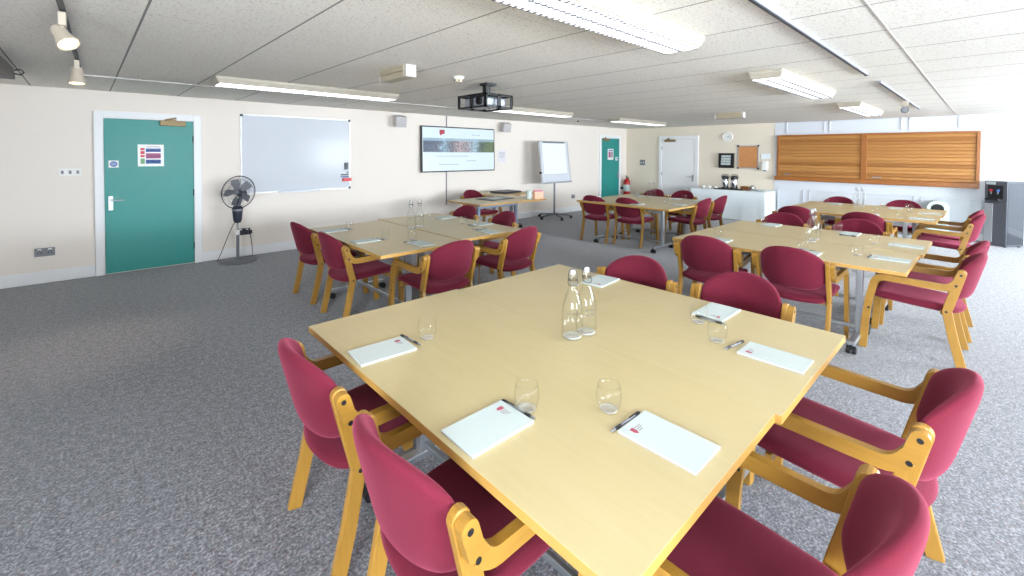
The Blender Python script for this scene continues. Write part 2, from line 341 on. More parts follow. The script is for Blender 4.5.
# ------------------------------------------------------------------ chair
def pad(nu, nv, fn):
    """closed cushion: fn(u, v, side) -> point, u v in -1..1, side -1 / 1"""
    m = MB(); vs = []; idx = {}
    for s_ in (1, -1):
        for i in range(nu+1):
            for j in range(nv+1):
                edge = i in (0, nu) or j in (0, nv)
                if edge and s_ == -1: idx[(i, j, -1)] = idx[(i, j, 1)]; continue
                idx[(i, j, s_)] = len(vs); vs.append(fn(2*i/nu-1, 2*j/nv-1, s_))
    fs = [tuple(idx[(a, b, s_)] for a, b in ((i, j), (i+1, j), (i+1, j+1), (i, j+1))) for s_ in (1, -1) for i in range(nu) for j in range(nv)]
    return m.add(vs, fs)
YK, ZK, ZT = .075, .414, .712           # upright: kink and top
def upy(z): return YK*(1-(z-ZK)/(ZT-ZK))+.0*z
def ease(t): return math.copysign(1-(1-abs(t))**1.7, t)
def back_fn(u, v, s_):
    u = ease(u); v = ease(v); x = .232*u
    zt = .715+.125*(1-abs(u)**2.3)**.62; zb = .492+.075*abs(u)**5
    z = zb+(zt-zb)*(v+1)/2
    th = .030*max(0, (1-abs(v)**7))**.5*max(0, (1-abs(u)**9))**.5
    y = upy(z)-.084*(1-u*u)+.008+s_*th
    return (x, y, z-s_*th*.2)
def seat_fn(u, v, s_):
    u = ease(u); v = ease(v)
    w = .245-.012*max(0, -v); x = w*u*(1-.035*abs(v)**10)
    y = .275+.245*v*(1-.05*abs(u)**8)-.055*max(0, -v)**3*(1-u*u)
    e = max(0, (1-abs(u)**9))**.5*max(0, (1-abs(v)**10))**.5
    zc = .418+.03*(v+1)/2-.012*(1-u*u)*(v < 2)-.018*max(0, v-.75)*4*.3
    return (x, y, zc+(.034*e if s_ > 0 else -.034*e))
def make_chair():
    r = empty('armchair', (0, 0, 0))
    pad(24, 16, seat_fn).build('seat', 'burgundy_fabric', r, smooth=True)
    pad(26, 18, back_fn).build('backrest', 'burgundy_fabric', r, smooth=True)
    for s_ in (-1, 1):
        a, b = sorted((s_*.236, s_*.264))
        up = [(.002, ZT-.002), (.0365, ZK+.15), (.062, ZK+.05), (.074, ZK), (.066, ZK-.05), (.035, .2), (-.012, 0)]
        lg = MB().band(up, .056, a, b).build('rear_leg', 'beech', r, bevel=.004)
        a, b = sorted((s_*.265, s_*.295))
        path = [(.004, ZT-.006), (.026, .635)]+[(.102+.076*math.cos(t), .668+.076*math.sin(t)) for t in [R(200+70*k/6) for k in range(0, 7)]]
        path += [(.2, .594), (.32, .598), (.41, .600)]+[(.43+.07*math.cos(t), .53+.07*math.sin(t)) for t in [R(80-72*k/6) for k in range(0, 7)]]
        path += [(.524, .42), (.545, .25), (.56, 0)]
        ar = MB().band(path, .05, a, b).build('arm_and_front_leg', 'beech_arm', r, bevel=.004)
        for (y, z), own, x in (((.004, ZT-.01), ar, .295), ((.028, .62), ar, .295), ((.077, ZK-.005), lg, .264), ((.527, .335), ar, .295)):
            MB().rod((s_*(x-.003), y, z), (s_*(x+.0015), y, z), .009, 10).build('bolt', 'black_plastic', own)
    for y in (.1, .44): B(-.2375, .2375, y-.012, y+.012, .375, .412).build('seat_rail', 'beech', r, bevel=.003)
    return r
chair = make_chair(); nchair = 0
SETN = {'A': 'large front table', 'B': 'middle table below the whiteboard', 'C': 'right-hand middle table', 'D': 'far table by the white door', 'E': 'far right table below the wooden shutters'}
# facing: 0 = +x (near/left side), 1 = +y (right side), 2 = -x (far side), 3 = -y
CH = [
 ('A', 0, .607, 1.81, -.02, 'burgundy armchair at the left side of the front table, nearer its far corner'),
 ('A', 0, .607, 1.09, .0, 'burgundy armchair in the lower left foreground, closest to the camera'),
 ('A', 1, 2.12, .12, 0, 'burgundy armchair right of the front table, farther of its two'),
 ('A', 1, 1.235, .192, .02, 'burgundy armchair in the lower right foreground, cut by the picture edge'),
 ('A', 2, 2.74, 1.675, .08, 'burgundy armchair behind the front table, left one behind the water bottles'),
 ('A', 2, 2.83, 1.01, -.04, 'burgundy armchair behind the front table, right one beside two notepads'),
 ('B', 0, 1.565, 4.97, .05, 'burgundy armchair below the whiteboard, leftmost chair of the room'),
 ('B', 0, 1.571, 4.16, 0, 'burgundy armchair second from the left at the middle table below the whiteboard'),
 ('B', 1, 2.19, 3.12, .02, 'burgundy armchair turned back to us, left one on the near side of the whiteboard table'),
 ('B', 1, 3.13, 3.23, .1, 'burgundy armchair turned back to us, right one on the near side of the whiteboard table'),
 ('B', 2, 3.68, 4.955, .05, 'burgundy armchair behind the whiteboard table, beside the presenter table'),
 ('B', 2, 3.67, 4.13, -.12, 'burgundy armchair at the right end of the whiteboard table, facing us'),
 ('C', 0, 4.07, 1.755, .1, 'burgundy armchair with its back to us, left one at the right-hand middle table'),
 ('C', 0, 4.12, 1.08, 0, 'burgundy armchair with its back to us, right one at the right-hand middle table'),
 ('C', 1, 4.86, .113, 0, 'burgundy armchair in profile at the right edge of the middle table, nearer one'),
 ('C', 1, 5.58, .1, 0, 'burgundy armchair in profile behind the nearer one at the right middle table'),
 ('C', 2, 6.235, 1.74, 0, 'burgundy armchair facing us beyond the right-hand middle table, left one'),
 ('C', 2, 6.265, 1.0, -.03, 'burgundy armchair facing us beyond the right-hand middle table, right one'),
 ('D', 0, 6.40, 4.76, .1, 'burgundy armchair with its back to us at the far table, nearest the flip chart'),
 ('D', 0, 6.52, 4.15, .06, 'burgundy armchair with its back to us at the far table, right of the left one'),
 ('D', 1, 7.42, 3.27, .0, 'burgundy armchair at the right side of the far table, nearer one'),
 ('D', 1, 8.14, 3.29, 0, 'burgundy armchair at the right side of the far table, beside the white cloth'),
 ('D', 2, 8.40, 4.72, 0, 'burgundy armchair facing us at the far table, behind the bottles'),
 ('D', 2, 8.53, 4.165, 0, 'burgundy armchair facing us at the far table, in front of the white door'),
 ('E', 0, 7.36, 1.885, .1, 'burgundy armchair with its back to us at the shutter table, left one'),
 ('E', 0, 7.27, 1.10, 0, 'burgundy armchair with its back to us at the shutter table, right one'),
 ('E', 1, 8.06, .13, 0, 'burgundy armchair at the right end of the shutter table, nearer one'),
 ('E', 1, 8.69, .15, 0, 'burgundy armchair at the right end of the shutter table, farther one'),
 ('E', 2, 9.443, 1.77, 0, 'burgundy armchair facing us under the wooden shutters, left one'),
 ('E', 2, 9.55, .93, -.05, 'burgundy armchair facing us under the wooden shutters, right one'),
 ('F', 3, 5.36, 6.93, 0, 'burgundy armchair behind the presenter table, against the wall under the screen'),
]
for t, fc, x, y, da, lb in CH:
    rz = {0: -PI/2, 1: 0, 2: PI/2, 3: PI}[fc]+da
    place(chair, nchair, 'armchair', (x, y, 0), rz, lb, 'chair', 'burgundy armchairs'); nchair += 1

# ------------------------------------------------------------------ tables
TW, TL = .868, 1.765
def make_table(tw, tl, grey='steel'):
    r = empty('folding_table', (0, 0, 0))
    m = B(-tw/2+.0004, tw/2-.0004, -tl/2+.0004, tl/2-.0004, TZ-.0018, TZ, 0); m.box(-tw/2, tw/2, -tl/2, tl/2, TZ-.028, TZ-.002, 1)
    m.build('tabletop', ['table_laminate', 'table_edge'], r)
    for s_ in (-1, 1):
        y = s_*(tl/2-.33)
        m = B(-.03, .03, y-.022, y+.022, .09, TZ-.06); m.box(-.3, .3, y-.025, y+.025, .065, .1); m.box(-.26, .26, y-.03, y+.03, TZ-.06, TZ-.028)
        lg = m.build('leg', grey, r, bevel=.005)
        for x in (-.29, .29):
            c = MB(); c.lathe([(0, -.012), (.03, -.012), (.03, .012), (0, .012)], (x, y+.02, .03), 14, (0, 1, 0)); c.lathe([(0, -.012), (.03, -.012), (.03, .012), (0, .012)], (x, y-.02, .03), 14, (0, 1, 0)); c.box(x-.012, x+.012, y-.01, y+.01, .03, .07)
            c.build('castor', 'black_plastic', lg, smooth='auto')
    B(-.018, .018, -(tl/2-.33), tl/2-.33, TZ-.14, TZ-.09).build('crossbar', grey, r, bevel=.004)
    B(-.012, .012, -(tl/2-.33), tl/2-.33, .12, .15).build('stretcher', grey, r, bevel=.004)
    return r
for w_, x, y, lb in ((.878, 1.155, 1.337, 'near half of the large front table block, beech laminate on wheeled legs'), (.935, 2.0618, 1.318, 'far half of the large front table block, set a little to the right')):
    place(make_table(w_, TL), 0, 'folding_table', (x, y, 0), 0, lb, 'table', 'beech folding tables')
tab = make_table(TW, TL); nt = 0
TB = [
      ('B', 2.075, 4.225, 'left half of the beech table block below the whiteboard'), ('B', 2.965, 4.34, 'right half of the beech table block below the whiteboard'),
      ('C', 4.628, 1.262, 'near half of the right-hand middle beech table block'), ('C', 5.514, 1.24, 'far half of the right-hand middle beech table block'),
      ('D', 6.66, 4.13, 'near half of the far beech table block by the white door'), ('D', 7.545, 4.19, 'far half of the far beech table block by the white door'),
      ('E', 8.075, 1.31, 'near half of the beech table block below the wooden shutters'), ('E', 8.96, 1.29, 'far half of the beech table block below the wooden shutters')]
for t, x, y, lb in TB:
    place(tab, nt, 'folding_table', (x, y, 0), 0, lb, 'table', 'beech folding tables'); nt += 1
pt = make_table(.95, 1.55, 'blue_grey_steel'); place(pt, 0, 'folding_table', (5.22, 6.02, 0), PI/2, 'presenter table with blue grey legs under the screen', 'table', 'beech folding tables')
pt = make_table(.8, 1.15, 'blue_grey_steel'); place(pt, 0, 'folding_table', (6.2, 6.98, 0), PI/2, 'beech table behind the presenter table against the wall', 'table', 'beech folding tables')

# ------------------------------------------------------------------ things on the tables
def make_pad():
    r = empty('notepad', (0, 0, 0)); B(-.0775, .0775, -.12, .12, 0, .0045).build('card_back', 'card', r); B(-.0775, .0775, -.12, .12, .0045, .009).build('paper_block', 'paper', r)  # real card back, thickened so its grey also stands for edge shading
    m = MB(); m.prism([(-.02, .012), (-.02, -.006), (-.012, -.016), (-.004, -.006), (-.004, .012)], 'z', .009, .0096)
    for p in m.v: pass
    m.v = [(x-.03, y+.085, z) for x, y, z in m.v]; lo = m.build('logo', 'logo_maroon', r)
    m = MB()
    for k, w in enumerate((.03, .026, .02)): m.box(-.03, -.03+w, .092-k*.008-.0018, .092-k*.008+.0018, .009, .0095)
    m.build('printed_lines', 'logo_grey', r); return r
def make_pen():
    r = empty('ballpoint_pen', (0, 0, .005)); MB().lathe([(0, -.075), (.0016, -.075), (.0042, -.06), (.0046, -.05), (.0046, .045), (.0042, .055), (0, .055)], (0, 0, .005), 10, (0, 1, 0)).build('barrel', 'grey_plastic', r, smooth='auto')
    c = MB().lathe([(0, .05), (.0052, .05), (.0052, .072), (.003, .078), (0, .078)], (0, 0, .005), 10, (0, 1, 0)); c.box(-.002, .002, .02, .07, .0095, .0115); c.build('clip', 'black_plastic', r)
    MB().lathe([(.0049, -.055), (.0054, -.05), (.0054, -.03), (.0049, -.026)], (0, 0, .005), 10, (0, 1, 0)).build('grip', 'black_plastic', r); return r
def make_tumbler():
    o = [(0, .002), (.024, .002), (.034, .012), (.041, .034), (.0425, .05), (.041, .07), (.037, .093)]
    i = [(.0358, .093), (.0395, .07), (.041, .05), (.0395, .034), (.032, .016), (.02, .01), (0, .009)]
    r = empty('glass_tumbler', (0, 0, 0)); MB().lathe(o+i, n=28).build('bowl', 'clear_glass', r, smooth=True)
    MB().lathe([(0, .0035), (.023, .0035), (.03, .01), (.02, .0085), (0, .008)], n=28).build('thick_base_glint', 'glass_base_glint', r, smooth=True); return r  # disc added in the bottom to carry the base highlight
def make_bottle():
    r = empty('water_bottle', (0, 0, 0))
    o = [(0, .006), (.038, .002), (.047, .008), (.048, .02), (.048, .125), (.0455, .15), (.036, .185), (.024, .215), (.0185, .24), (.0165, .272), (.019, .275), (.019, .289), (.015, .293)]
    i = [(.013, .291), (.0138, .25), (.016, .235), (.0215, .212), (.0335, .182), (.043, .149), (.0455, .125), (.0455, .026), (.036, .02), (0, .022)]
    MB().lathe(o+i, n=32).build('bottle_body', 'bottle_glass', r, smooth=True)
    MB().lathe([(0, .008), (.036, .005), (.042, .012), (.035, .018), (0, .019)], n=32).build('thick_base_glint', 'glass_base_glint', r, smooth=True)  # added disc, gives the bottle foot its bright glint
    MB().lathe([(0, .291), (.011, .291), (.0125, .298), (.0125, .307), (.009, .314), (0, .315)], n=20).build('stopper', 'speaker_grey', r, smooth='auto')
    w = MB()
    for s_ in (-1, 1): w.tube([(s_*.02, 0, .268), (s_*.0205, 0, .285), (s_*.0165, .003, .306), (s_*.009, .005, .315), (0, .006, .316)], .0017, 6); w.tube([(s_*.02, 0, .268), (s_*.022, -.01, .258), (s_*.016, -.02, .248), (0, -.023, .246)], .0015, 6)
    w.tube([(.0188*math.cos(2*PI*k/20), .0188*math.sin(2*PI*k/20), .268) for k in range(20)], .0018, 6, True); w.build('wire_clasp', 'dark_metal', r, smooth=True)
    # printed line of small letters round the body, facing the label side
    t = MB(); rr = .0484
    for row, z, n in ((0, .122, 11), (1, .102, 8)):
        for k in range(n):
            a = -.62+1.24*k/10; hgt = .007+.004*((k*7+row*3) % 3)/2
            if k in (4,): continue
            for da in (0, .035 if k % 2 else .02): t.add([(rr*math.sin(a+da+e), -rr*math.cos(a+da+e), z+q) for e, q in ((0, 0), (.026, 0), (.026, hgt), (0, hgt))], [(0, 1, 2, 3)])
    t.build('printed_lettering', 'print_dark', r); return r
P_, N_, G_, Bo = make_pad(), make_pen(), make_tumbler(), make_bottle(); cnt = dict(p=0, n=0, g=0, b=0)
FR = {0: -PI/2, 1: 0, 2: PI/2, 3: PI}
def seatname(s): return s
def put_pad(x, y, fc, lb, da=0): place(P_, cnt['p'], 'notepad', (x, y, TZ), FR[fc]+da, lb, 'notepad', 'white notepads'); cnt['p'] += 1
def put_pen(x0, y0, x1, y1, lb):
    place(N_, cnt['n'], 'ballpoint_pen', ((x0+x1)/2, (y0+y1)/2, TZ), math.atan2(y1-y0, x1-x0)-PI/2, lb, 'pen', 'ballpoint pens'); cnt['n'] += 1
def put_glass(x, y, lb): place(G_, cnt['g'], 'glass_tumbler', (x, y, TZ), 0, lb, 'glass', 'stemless glass tumblers'); cnt['g'] += 1
def put_bottle(x, y, lb, rz=0): place(Bo, cnt['b'], 'water_bottle', (x, y, TZ), rz, lb, 'bottle', 'swing-top water bottles'); cnt['b'] += 1
# front table
put_pad(.855, 1.725, 0, 'white notepad at the left corner of the front table', -.06)
put_pad(.855, 1.025, 0, 'white notepad at the lower left edge of the front table, beside the crossing pen')
put_pad(1.205, .623, 1, 'white notepad at the lower right edge of the front table, largest in view')
put_pad(2.03, .585, 1, 'white notepad at the right corner of the front table')
put_pad(2.385, .965, 2, 'white notepad in front of the right-hand far chair of the front table')
put_pad(2.39, 1.72, 2, 'white notepad partly hidden behind the two front bottles', .1)
put_pen(1.005, 1.66, .99, 1.82, 'pen beside the notepad at the left corner of the front table')
put_pen(.99, .955, .982, 1.1, 'dark pen lying against the top edge of the lower left front notepad')
put_pen(1.1, .757, 1.275, .752, 'pen lying left of the lower right front notepad')
put_pen(1.937, .756, 2.105, .728, 'pen left of the notepad at the right corner of the front table')
put_pen(2.236, .86, 2.238, 1.01, 'pen lying along the notepad in front of the far right chair')
for x, y, lb in ((1.063, 1.709, 'glass tumbler beside the left corner notepad of the front table'), (1.007, 1.012, 'glass tumbler above the lower left front notepad'), (1.203, .828, 'glass tumbler above the lower right front notepad, in the table centre foreground'), (2.01, .811, 'glass tumbler beside the right corner notepad of the front table'), (2.165, .965, 'glass tumbler touching the notepad by the far right chair'), (2.2, 1.78, 'glass tumbler hidden behind the front water bottles')): put_glass(x, y, lb)
put_bottle(1.56, 1.275, 'clear swing-top bottle on the front table, left and nearer of two', -.85); put_bottle(1.645, 1.262, 'clear swing-top bottle on the front table, right and farther of two', -.45)
# whiteboard table
bt = 'whiteboard table'
for x, y, fc, lb in ((1.8, 4.73, 0, 'white notepad farthest left on the whiteboard table'), (1.81, 3.99, 0, 'white notepad at the front left of the whiteboard table'), (2.13, 3.54, 1, 'white notepad at the near edge of the whiteboard table, left of its middle'), (3.22, 4.74, 2, 'white notepad at the far edge of the whiteboard table, left'), (3.25, 4.03, 2, 'white notepad at the far edge of the whiteboard table, right'), (3.0, 3.6, 1, 'white notepad at the right corner of the whiteboard table')): put_pad(x, y, fc, lb)
for x, y, lb in ((2.0, 3.97, 'glass by the front left notepad of the whiteboard table'), (1.96, 4.72, 'glass by the farthest left notepad of the whiteboard table'), (3.1, 4.2, 'glass at the far side of the whiteboard table'), (2.97, 3.8, 'glass near the right corner notepad of the whiteboard table'), (2.16, 3.74, 'glass behind the near edge notepad of the whiteboard table'), (3.02, 4.78, 'glass by the far left notepad across the whiteboard table')): put_glass(x, y, lb)
put_pen(1.935, 4.07, 1.95, 3.92, 'pen at the front left notepad of the whiteboard table'); put_pen(2.03, 3.685, 2.17, 3.68, 'pen above the near edge notepad of the whiteboard table'); put_pen(2.94, 3.77, 3.08, 3.74, 'pen above the right corner notepad of the whiteboard table'); put_pen(3.09, 3.96, 3.1, 4.1, 'pen by the far right notepad of the whiteboard table'); put_pen(1.94, 4.66, 1.93, 4.8, 'pen by the farthest left notepad of the whiteboard table')
put_bottle(2.48, 4.32, 'left bottle of the pair on the whiteboard table', -.5); put_bottle(2.6, 4.34, 'right bottle of the pair on the whiteboard table', -.5)
# right middle table
for x, y, fc, lb in ((4.64, .52, 1, 'white notepad at the near right corner of the right-hand middle table'), (5.42, .5, 1, 'white notepad at the far right corner of the right-hand middle table'), (5.8, .98, 2, 'white notepad at the far edge of the middle right table, right'), (5.81, 1.73, 2, 'white notepad at the far edge of the middle right table, left of its bottles'), (4.36, 1.02, 0, 'white notepad hidden behind the right back of the middle right table'), (4.37, 1.75, 0, 'white notepad behind the left chair back of the middle right table')): put_pad(x, y, fc, lb)
for x, y, lb in ((4.62, .73, 'glass above the near right corner notepad of the middle right table'), (5.35, .72, 'glass above the far right corner notepad of the middle right table'), (5.87, 1.1, 'upright glass at the far edge of the middle right table, right'), (5.9, 1.85, 'glass at the far edge of the middle right table, left'), (4.53, 1.83, 'glass behind the left chair back of the middle right table'), (4.54, 1.1, 'glass behind the right chair back of the middle right table')): put_glass(x, y, lb)
put_pen(5.66, .9, 5.65, 1.04, 'pen by the far edge notepad of the middle right table'); put_pen(4.56, .655, 4.7, .65, 'pen above the near right corner notepad of the middle right table'); put_pen(4.51, 1.0, 4.5, 1.13, 'pen behind the right chair back of the middle right table')
put_bottle(4.97, 1.14, 'nearer bottle on the right-hand middle table', -.2); put_bottle(5.12, 1.15, 'bottle directly behind the nearer one on the right-hand middle table', -.2)
# far table by the white door
for x, y, fc, lb in ((6.93, 3.46, 1, 'white notepad at the near right edge of the far table'), (6.5, 3.95, 0, 'white notepad behind the right chair back of the far table'), (7.7, 3.5, 1, 'white notepad at the right end of the far table'), (7.8, 3.95, 2, 'white notepad at the far side of the far table, right'), (7.78, 4.7, 2, 'white notepad at the far side of the far table, left'), (6.42, 4.75, 0, 'white notepad behind the left chair back of the far table')): put_pad(x, y, fc, lb)
for x, y, lb in ((7.6, 4.62, 'glass left of the bottles on the far table'), (7.82, 4.1, 'left of two glasses right of the bottles on the far table'), (7.86, 3.8, 'right of two glasses right of the bottles on the far table'), (7.2, 4.15, 'glass in the middle of the far table'), (6.62, 4.83, 'glass at the left end of the far table'), (6.95, 3.68, 'glass above the near right notepad of the far table')): put_glass(x, y, lb)
put_bottle(7.7, 4.42, 'left bottle of the pair on the far table', -.5); put_bottle(7.82, 4.4, 'right bottle of the pair on the far table', -.5)
# shutter table
for x, y, fc, lb in ((7.88, .58, 1, 'white notepad at the near right corner of the shutter table'), (8.68, .55, 1, 'white notepad at the far right corner of the shutter table'), (9.12, 1.75, 2, 'white notepad at the far edge of the shutter table, left'), (9.15, .98, 2, 'white notepad at the far edge of the shutter table, right'), (7.85, 1.1, 0, 'white notepad behind the right chair back of the shutter table'), (7.86, 1.85, 0, 'white notepad behind the left chair back of the shutter table')): put_pad(x, y, fc, lb)
for x, y, lb in ((9.16, 1.9, 'glass in front of the left chair under the shutters'), (9.13, 1.12, 'left glass in front of the right chair under the shutters'), (9.12, .82, 'right glass in front of the right chair under the shutters'), (8.2, 1.1, 'glass near the middle of the shutter table'), (7.9, .8, 'glass above the near right notepad of the shutter table'), (8.66, .76, 'glass above the far right notepad of the shutter table')): put_glass(x, y, lb)
put_bottle(9.0, 1.38, 'right bottle of the pair on the shutter table', -.2); put_bottle(9.05, 1.46, 'left bottle of the pair on the shutter table', -.2)
# presenter table things
o = empty('display_tray', (5.25, 6.12, TZ), .12, 'dark flat folder with a white sheet on the presenter table', 'folder'); B(-.3, .3, -.21, .21, 0, .012).build('cover', 'slate_navy', o, bevel=.003); B(-.14, .14, -.1, .1, .012, .015).build('sheet', 'paper', o)
o = empty('laptop', (6.25, 6.95, TZ), .1, 'closed dark laptop on the table behind the presenter table', 'laptop'); B(-.28, .28, -.2, .2, .006, .022).build('base', 'slate_navy', o, bevel=.004); B(-.28, .28, -.2, .2, .024, .036).build('lid', 'dark_metal', o, bevel=.004)
for x in (-.2, .2):
    for y in (-.15, .15): B(x-.02, x+.02, y-.02, y+.02, 0, .006).build('foot', 'black_plastic', o)
m = MB(); m.lathe([(0, 0), (.045, 0), (.06, .15), (.057, .15), (.043, .006), (0, .006)], n=24); tag(m.build('paper_cup', 'paper', loc=(5.74, 5.74, TZ), smooth='auto'), 'tall white cup on the right end of the presenter table', 'cup')
o = empty('leaflet_box', (5.9, 5.66, TZ), -.3, 'peach leaflet box on the right end of the presenter table', 'box'); m = B(-.09, .09, -.04, -.034, 0, .13); m.box(-.09, .09, .034, .04, 0, .16); m.box(-.09, -.084, -.034, .034, 0, .13); m.box(.084, .09, -.034, .034, 0, .13); m.box(-.084, .084, -.034, .034, 0, .005)
m.build('box_body', 'peach_card', o); B(-.08, .08, -.026, .024, .006, .15).build('leaflets', 'sign_mauve', o)

# ------------------------------------------------------------------ wall A: whiteboard, screen, speakers
w = empty('whiteboard', (2.33, WA, 1.54), 0, 'large white glossy board on the cream wall above the fan', 'whiteboard'); hw, hh = .82, .585
B(-hw, hw, -.012, 0, -hh, hh).build('board', 'whiteboard', w); m = MB()
for a in ((-hw-.012, hw+.012, hh, hh+.012), (-hw-.012, hw+.012, -hh-.012, -hh), (-hw-.012, -hw, -hh, hh), (hw, hw+.012, -hh, hh)): m.box(a[0], a[1], -.02, 0, a[2], a[3])
m.build('board_frame', 'aluminium', w)
for sx in (-1, 1):
    for sz in (-1, 1): B(min(sx*(hw+.016), sx*(hw-.02)), max(sx*(hw+.016), sx*(hw-.02)), -.024, 0, min(sz*(hh+.016), sz*(hh-.02)), max(sz*(hh+.016), sz*(hh-.02))).build('corner_cap', 'dark_metal', w)
m = B(-.31, .3, -.07, 0, -hh-.02, -hh-.008); m.box(-.31, .3, -.075, -.07, -hh-.02, -hh+.005); m.build('pen_tray', 'tray_silver', w)
yb = WA-.012
o = empty('board_eraser', (3.09, yb, 1.335), 0, 'small dark blue eraser stuck upright near the right edge of the whiteboard', 'eraser'); B(-.03, .03, -.03, -.008, -.06, .06).build('grip', 'slate_navy', o, bevel=.006); B(-.03, .03, -.008, 0, -.06, .06).build('felt', 'grey_plastic', o)
for k, (c, z) in enumerate((('print_dark', 1.225), ('black_plastic', 1.185), ('blue_sign', 1.15))):
    o = empty('marker_pen', (3.06, yb-.009, z), 0, ('grey', 'black', 'blue')[k]+' marker lying level on the whiteboard, '+('topmost', 'middle', 'lowest')[k]+' of three', 'marker', 'markers on the whiteboard')
    MB().rod((-.065, 0, 0), (.03, 0, 0), .009).build('barrel', 'white_plastic' if k == 0 else c, o); MB().rod((.03, 0, 0), (.068, 0, 0), .0095).build('cap', c, o)
o = empty('board_eraser', (3.1, yb, 1.1), 0, 'red eraser block at the lower right corner of the whiteboard', 'eraser'); B(-.075, .075, -.035, -.008, -.03, .03).build('grip', 'red_plastic', o, bevel=.006); B(-.075, .075, -.008, 0, -.03, .03).build('felt', 'grey_plastic', o)
tv = empty('wall_screen', (5.492, WA, 1.643), 0, 'large wall-mounted screen showing a web page', 'screen'); tv.rotation_euler = (R(-1.5), 0, 0)
B(-.938, .938, -.085, -.03, -.463, .463).build('bezel', 'black_plastic', tv, bevel=.006); B(-.3, .3, -.03, .0, -.2, .2).build('wall_bracket', 'dark_metal', tv)
sc = B(-.915, .915, -.087, -.085, -.44, .44).build('screen_panel', 'screen_white', tv); B(-.905, .915, -.0885, -.0872, -.06, .225).build('page_photo', 'screen_photo', sc)
m = MB(); m.prism([(-.52, .395), (-.52, .31), (-.485, .275), (-.45, .31), (-.395, .31), (-.395, .395)], 'y', -.0885, -.0872); m.build('page_logo', 'screen_red', sc); m = MB()
for x0, x1, z in ((.3, .42, .31), (.44, .52, .312), (-.55, -.05, -.31), (.15, .4, -.24), (-.6, .2, -.14)): m.box(x0, x1, -.0885, -.0872, z-.004, z+.004)
m.build('page_text', 'screen_grey', sc)
structure(B(5.18, 5.2, WA-.014, WA, .5, H).build('trim_4', 'grey_plastic'))
def wall_speaker(x, lb):
    o = empty('wall_speaker', (x, WA, 2.19), 0, lb, 'speaker', 'small pale wall speakers'); c = B(-.1, .1, -.24, -.06, -.1, .1).build('cabinet', 'speaker_grey', o, rot=(R(12), 0, R(-15)), bevel=.01)
    B(-.085, .085, -.245, -.24, -.085, .085).build('grille', 'speaker_grey', c); m = MB(); m.tube([(-.08, 0, .1), (-.08, -.05, .08), (-.05, -.1, .03)], .014); m.box(-.11, -.05, -.012, 0, .06, .14); m.build('bracket', 'white_plastic', o)
    MB().tube([(-.08, -.01, .1), (-.082, -.006, .13), (-.08, -.006, .145)], .005).build('cable', 'grey_plastic', o)
wall_speaker(4.1, 'small pale grey speaker on the wall left of the screen'); wall_speaker(6.75, 'small pale grey speaker on the wall right of the screen')
m = MB(); m.lathe([(0, 0), (.02, 0), (.018, .025), (0, .03)], (0, 0, 0), 12, (0, 0, -1)); tag(m.build('ceiling_sensor', 'black_plastic', loc=(8.1, 6.5, H)), 'tiny dark sensor on the ceiling above the flip chart', 'sensor')

# pedestal fan
fan = empty('pedestal_fan', (1.39, 7.29, 0), 0, 'grey pedestal fan standing beside the near teal door', 'fan')
m = MB(); m.lathe([(0, 0), (.235, 0), (.24, .012), (.22, .024), (.06, .034), (.04, .04), (0, .04)], n=36); m.build('base', 'fan_grey', fan, smooth='auto')
MB().rod((0, 0, .035), (0, 0, .42), .02, 16).build('lower_pole', 'fan_grey', fan, smooth='auto'); MB().rod((0, 0, .4), (0, 0, .6), .013, 16).build('upper_pole', 'chrome', fan, smooth='auto'); MB().lathe([(0, .385), (.027, .385), (.027, .44), (.02, .455), (0, .455)], n=18).build('collar', 'white_plastic', fan, smooth='auto')
m = MB(); m.lathe([(0, .56), (.04, .56), (.055, .6), (.065, .72), (.07, .77), (.05, .8), (0, .8)], n=24); cb = m.build('control_housing', 'slate_navy', fan, smooth='auto'); MB().lathe([(.0665, .73), (.0705, .732), (.072, .755), (.069, .758)], n=24).build('trim_ring', 'grey_plastic', cb, smooth='auto')
hd = bpy.data.objects.new('fan_head', None)  # placed below as a mesh part
ax = Vector((-.64, -.74, .22)).normalized(); HC = Vector((.0, -.06, 1.0))
q = Vector((0, 0, 1)).rotation_difference(ax)
bpy.data.objects.remove(hd)
def hp(p): return HC+q @ Vector(p)
m = MB(); m.lathe([(0, -.16), (.045, -.15), (.065, -.1), (.06, -.05), (.03, -.04), (0, -.04)], HC, 20, ax); m.rod(hp((0, 0, -.1)), (0, 0, .78), .028); hs = m.build('motor', 'slate_navy', fan, smooth='auto')
for k in range(5):
    a0 = 2*PI*k/5; m = MB(); vs = []
    for i in range(7):
        rr = .04+.155*i/6; wd = .2+.3*math.sin(PI*min(1, .25+.65*i/6))
        for j in range(4):
            a = a0+wd*(j/3-.5)*2*.8; vs.append(hp((rr*math.cos(a), rr*math.sin(a), .022*(j/3-.5)*2)))
    n0 = len(vs); vs2 = [v+ax*.002 for v in vs]
    fs = [(i*4+j, i*4+j+1, (i+1)*4+j+1, (i+1)*4+j) for i in range(6) for j in range(3)]
    m.add(vs+vs2, fs+[tuple(x+n0 for x in f_) for f_ in fs]); m.build('blade', 'grey_plastic', fan, smooth=True)
MB().lathe([(0, -.03), (.045, -.03), (.042, .02), (.02, .035), (0, .035)], HC, 18, ax).build('hub', 'dark_metal', fan, smooth='auto')
m = MB(); m.tube([hp((.232*math.cos(2*PI*k/40), .232*math.sin(2*PI*k/40), 0)) for k in range(40)], .007, 6, True); m.build('guard_ring', 'dark_metal', fan, smooth='auto'); m = MB()
for z0, rr, t in ((.05, .185, .002), (-.05, .185, .002), (.062, .11, .0016), (-.062, .11, .0016)): m.tube([hp((rr*math.cos(2*PI*k/40), rr*math.sin(2*PI*k/40), z0)) for k in range(40)], t, 6, True)
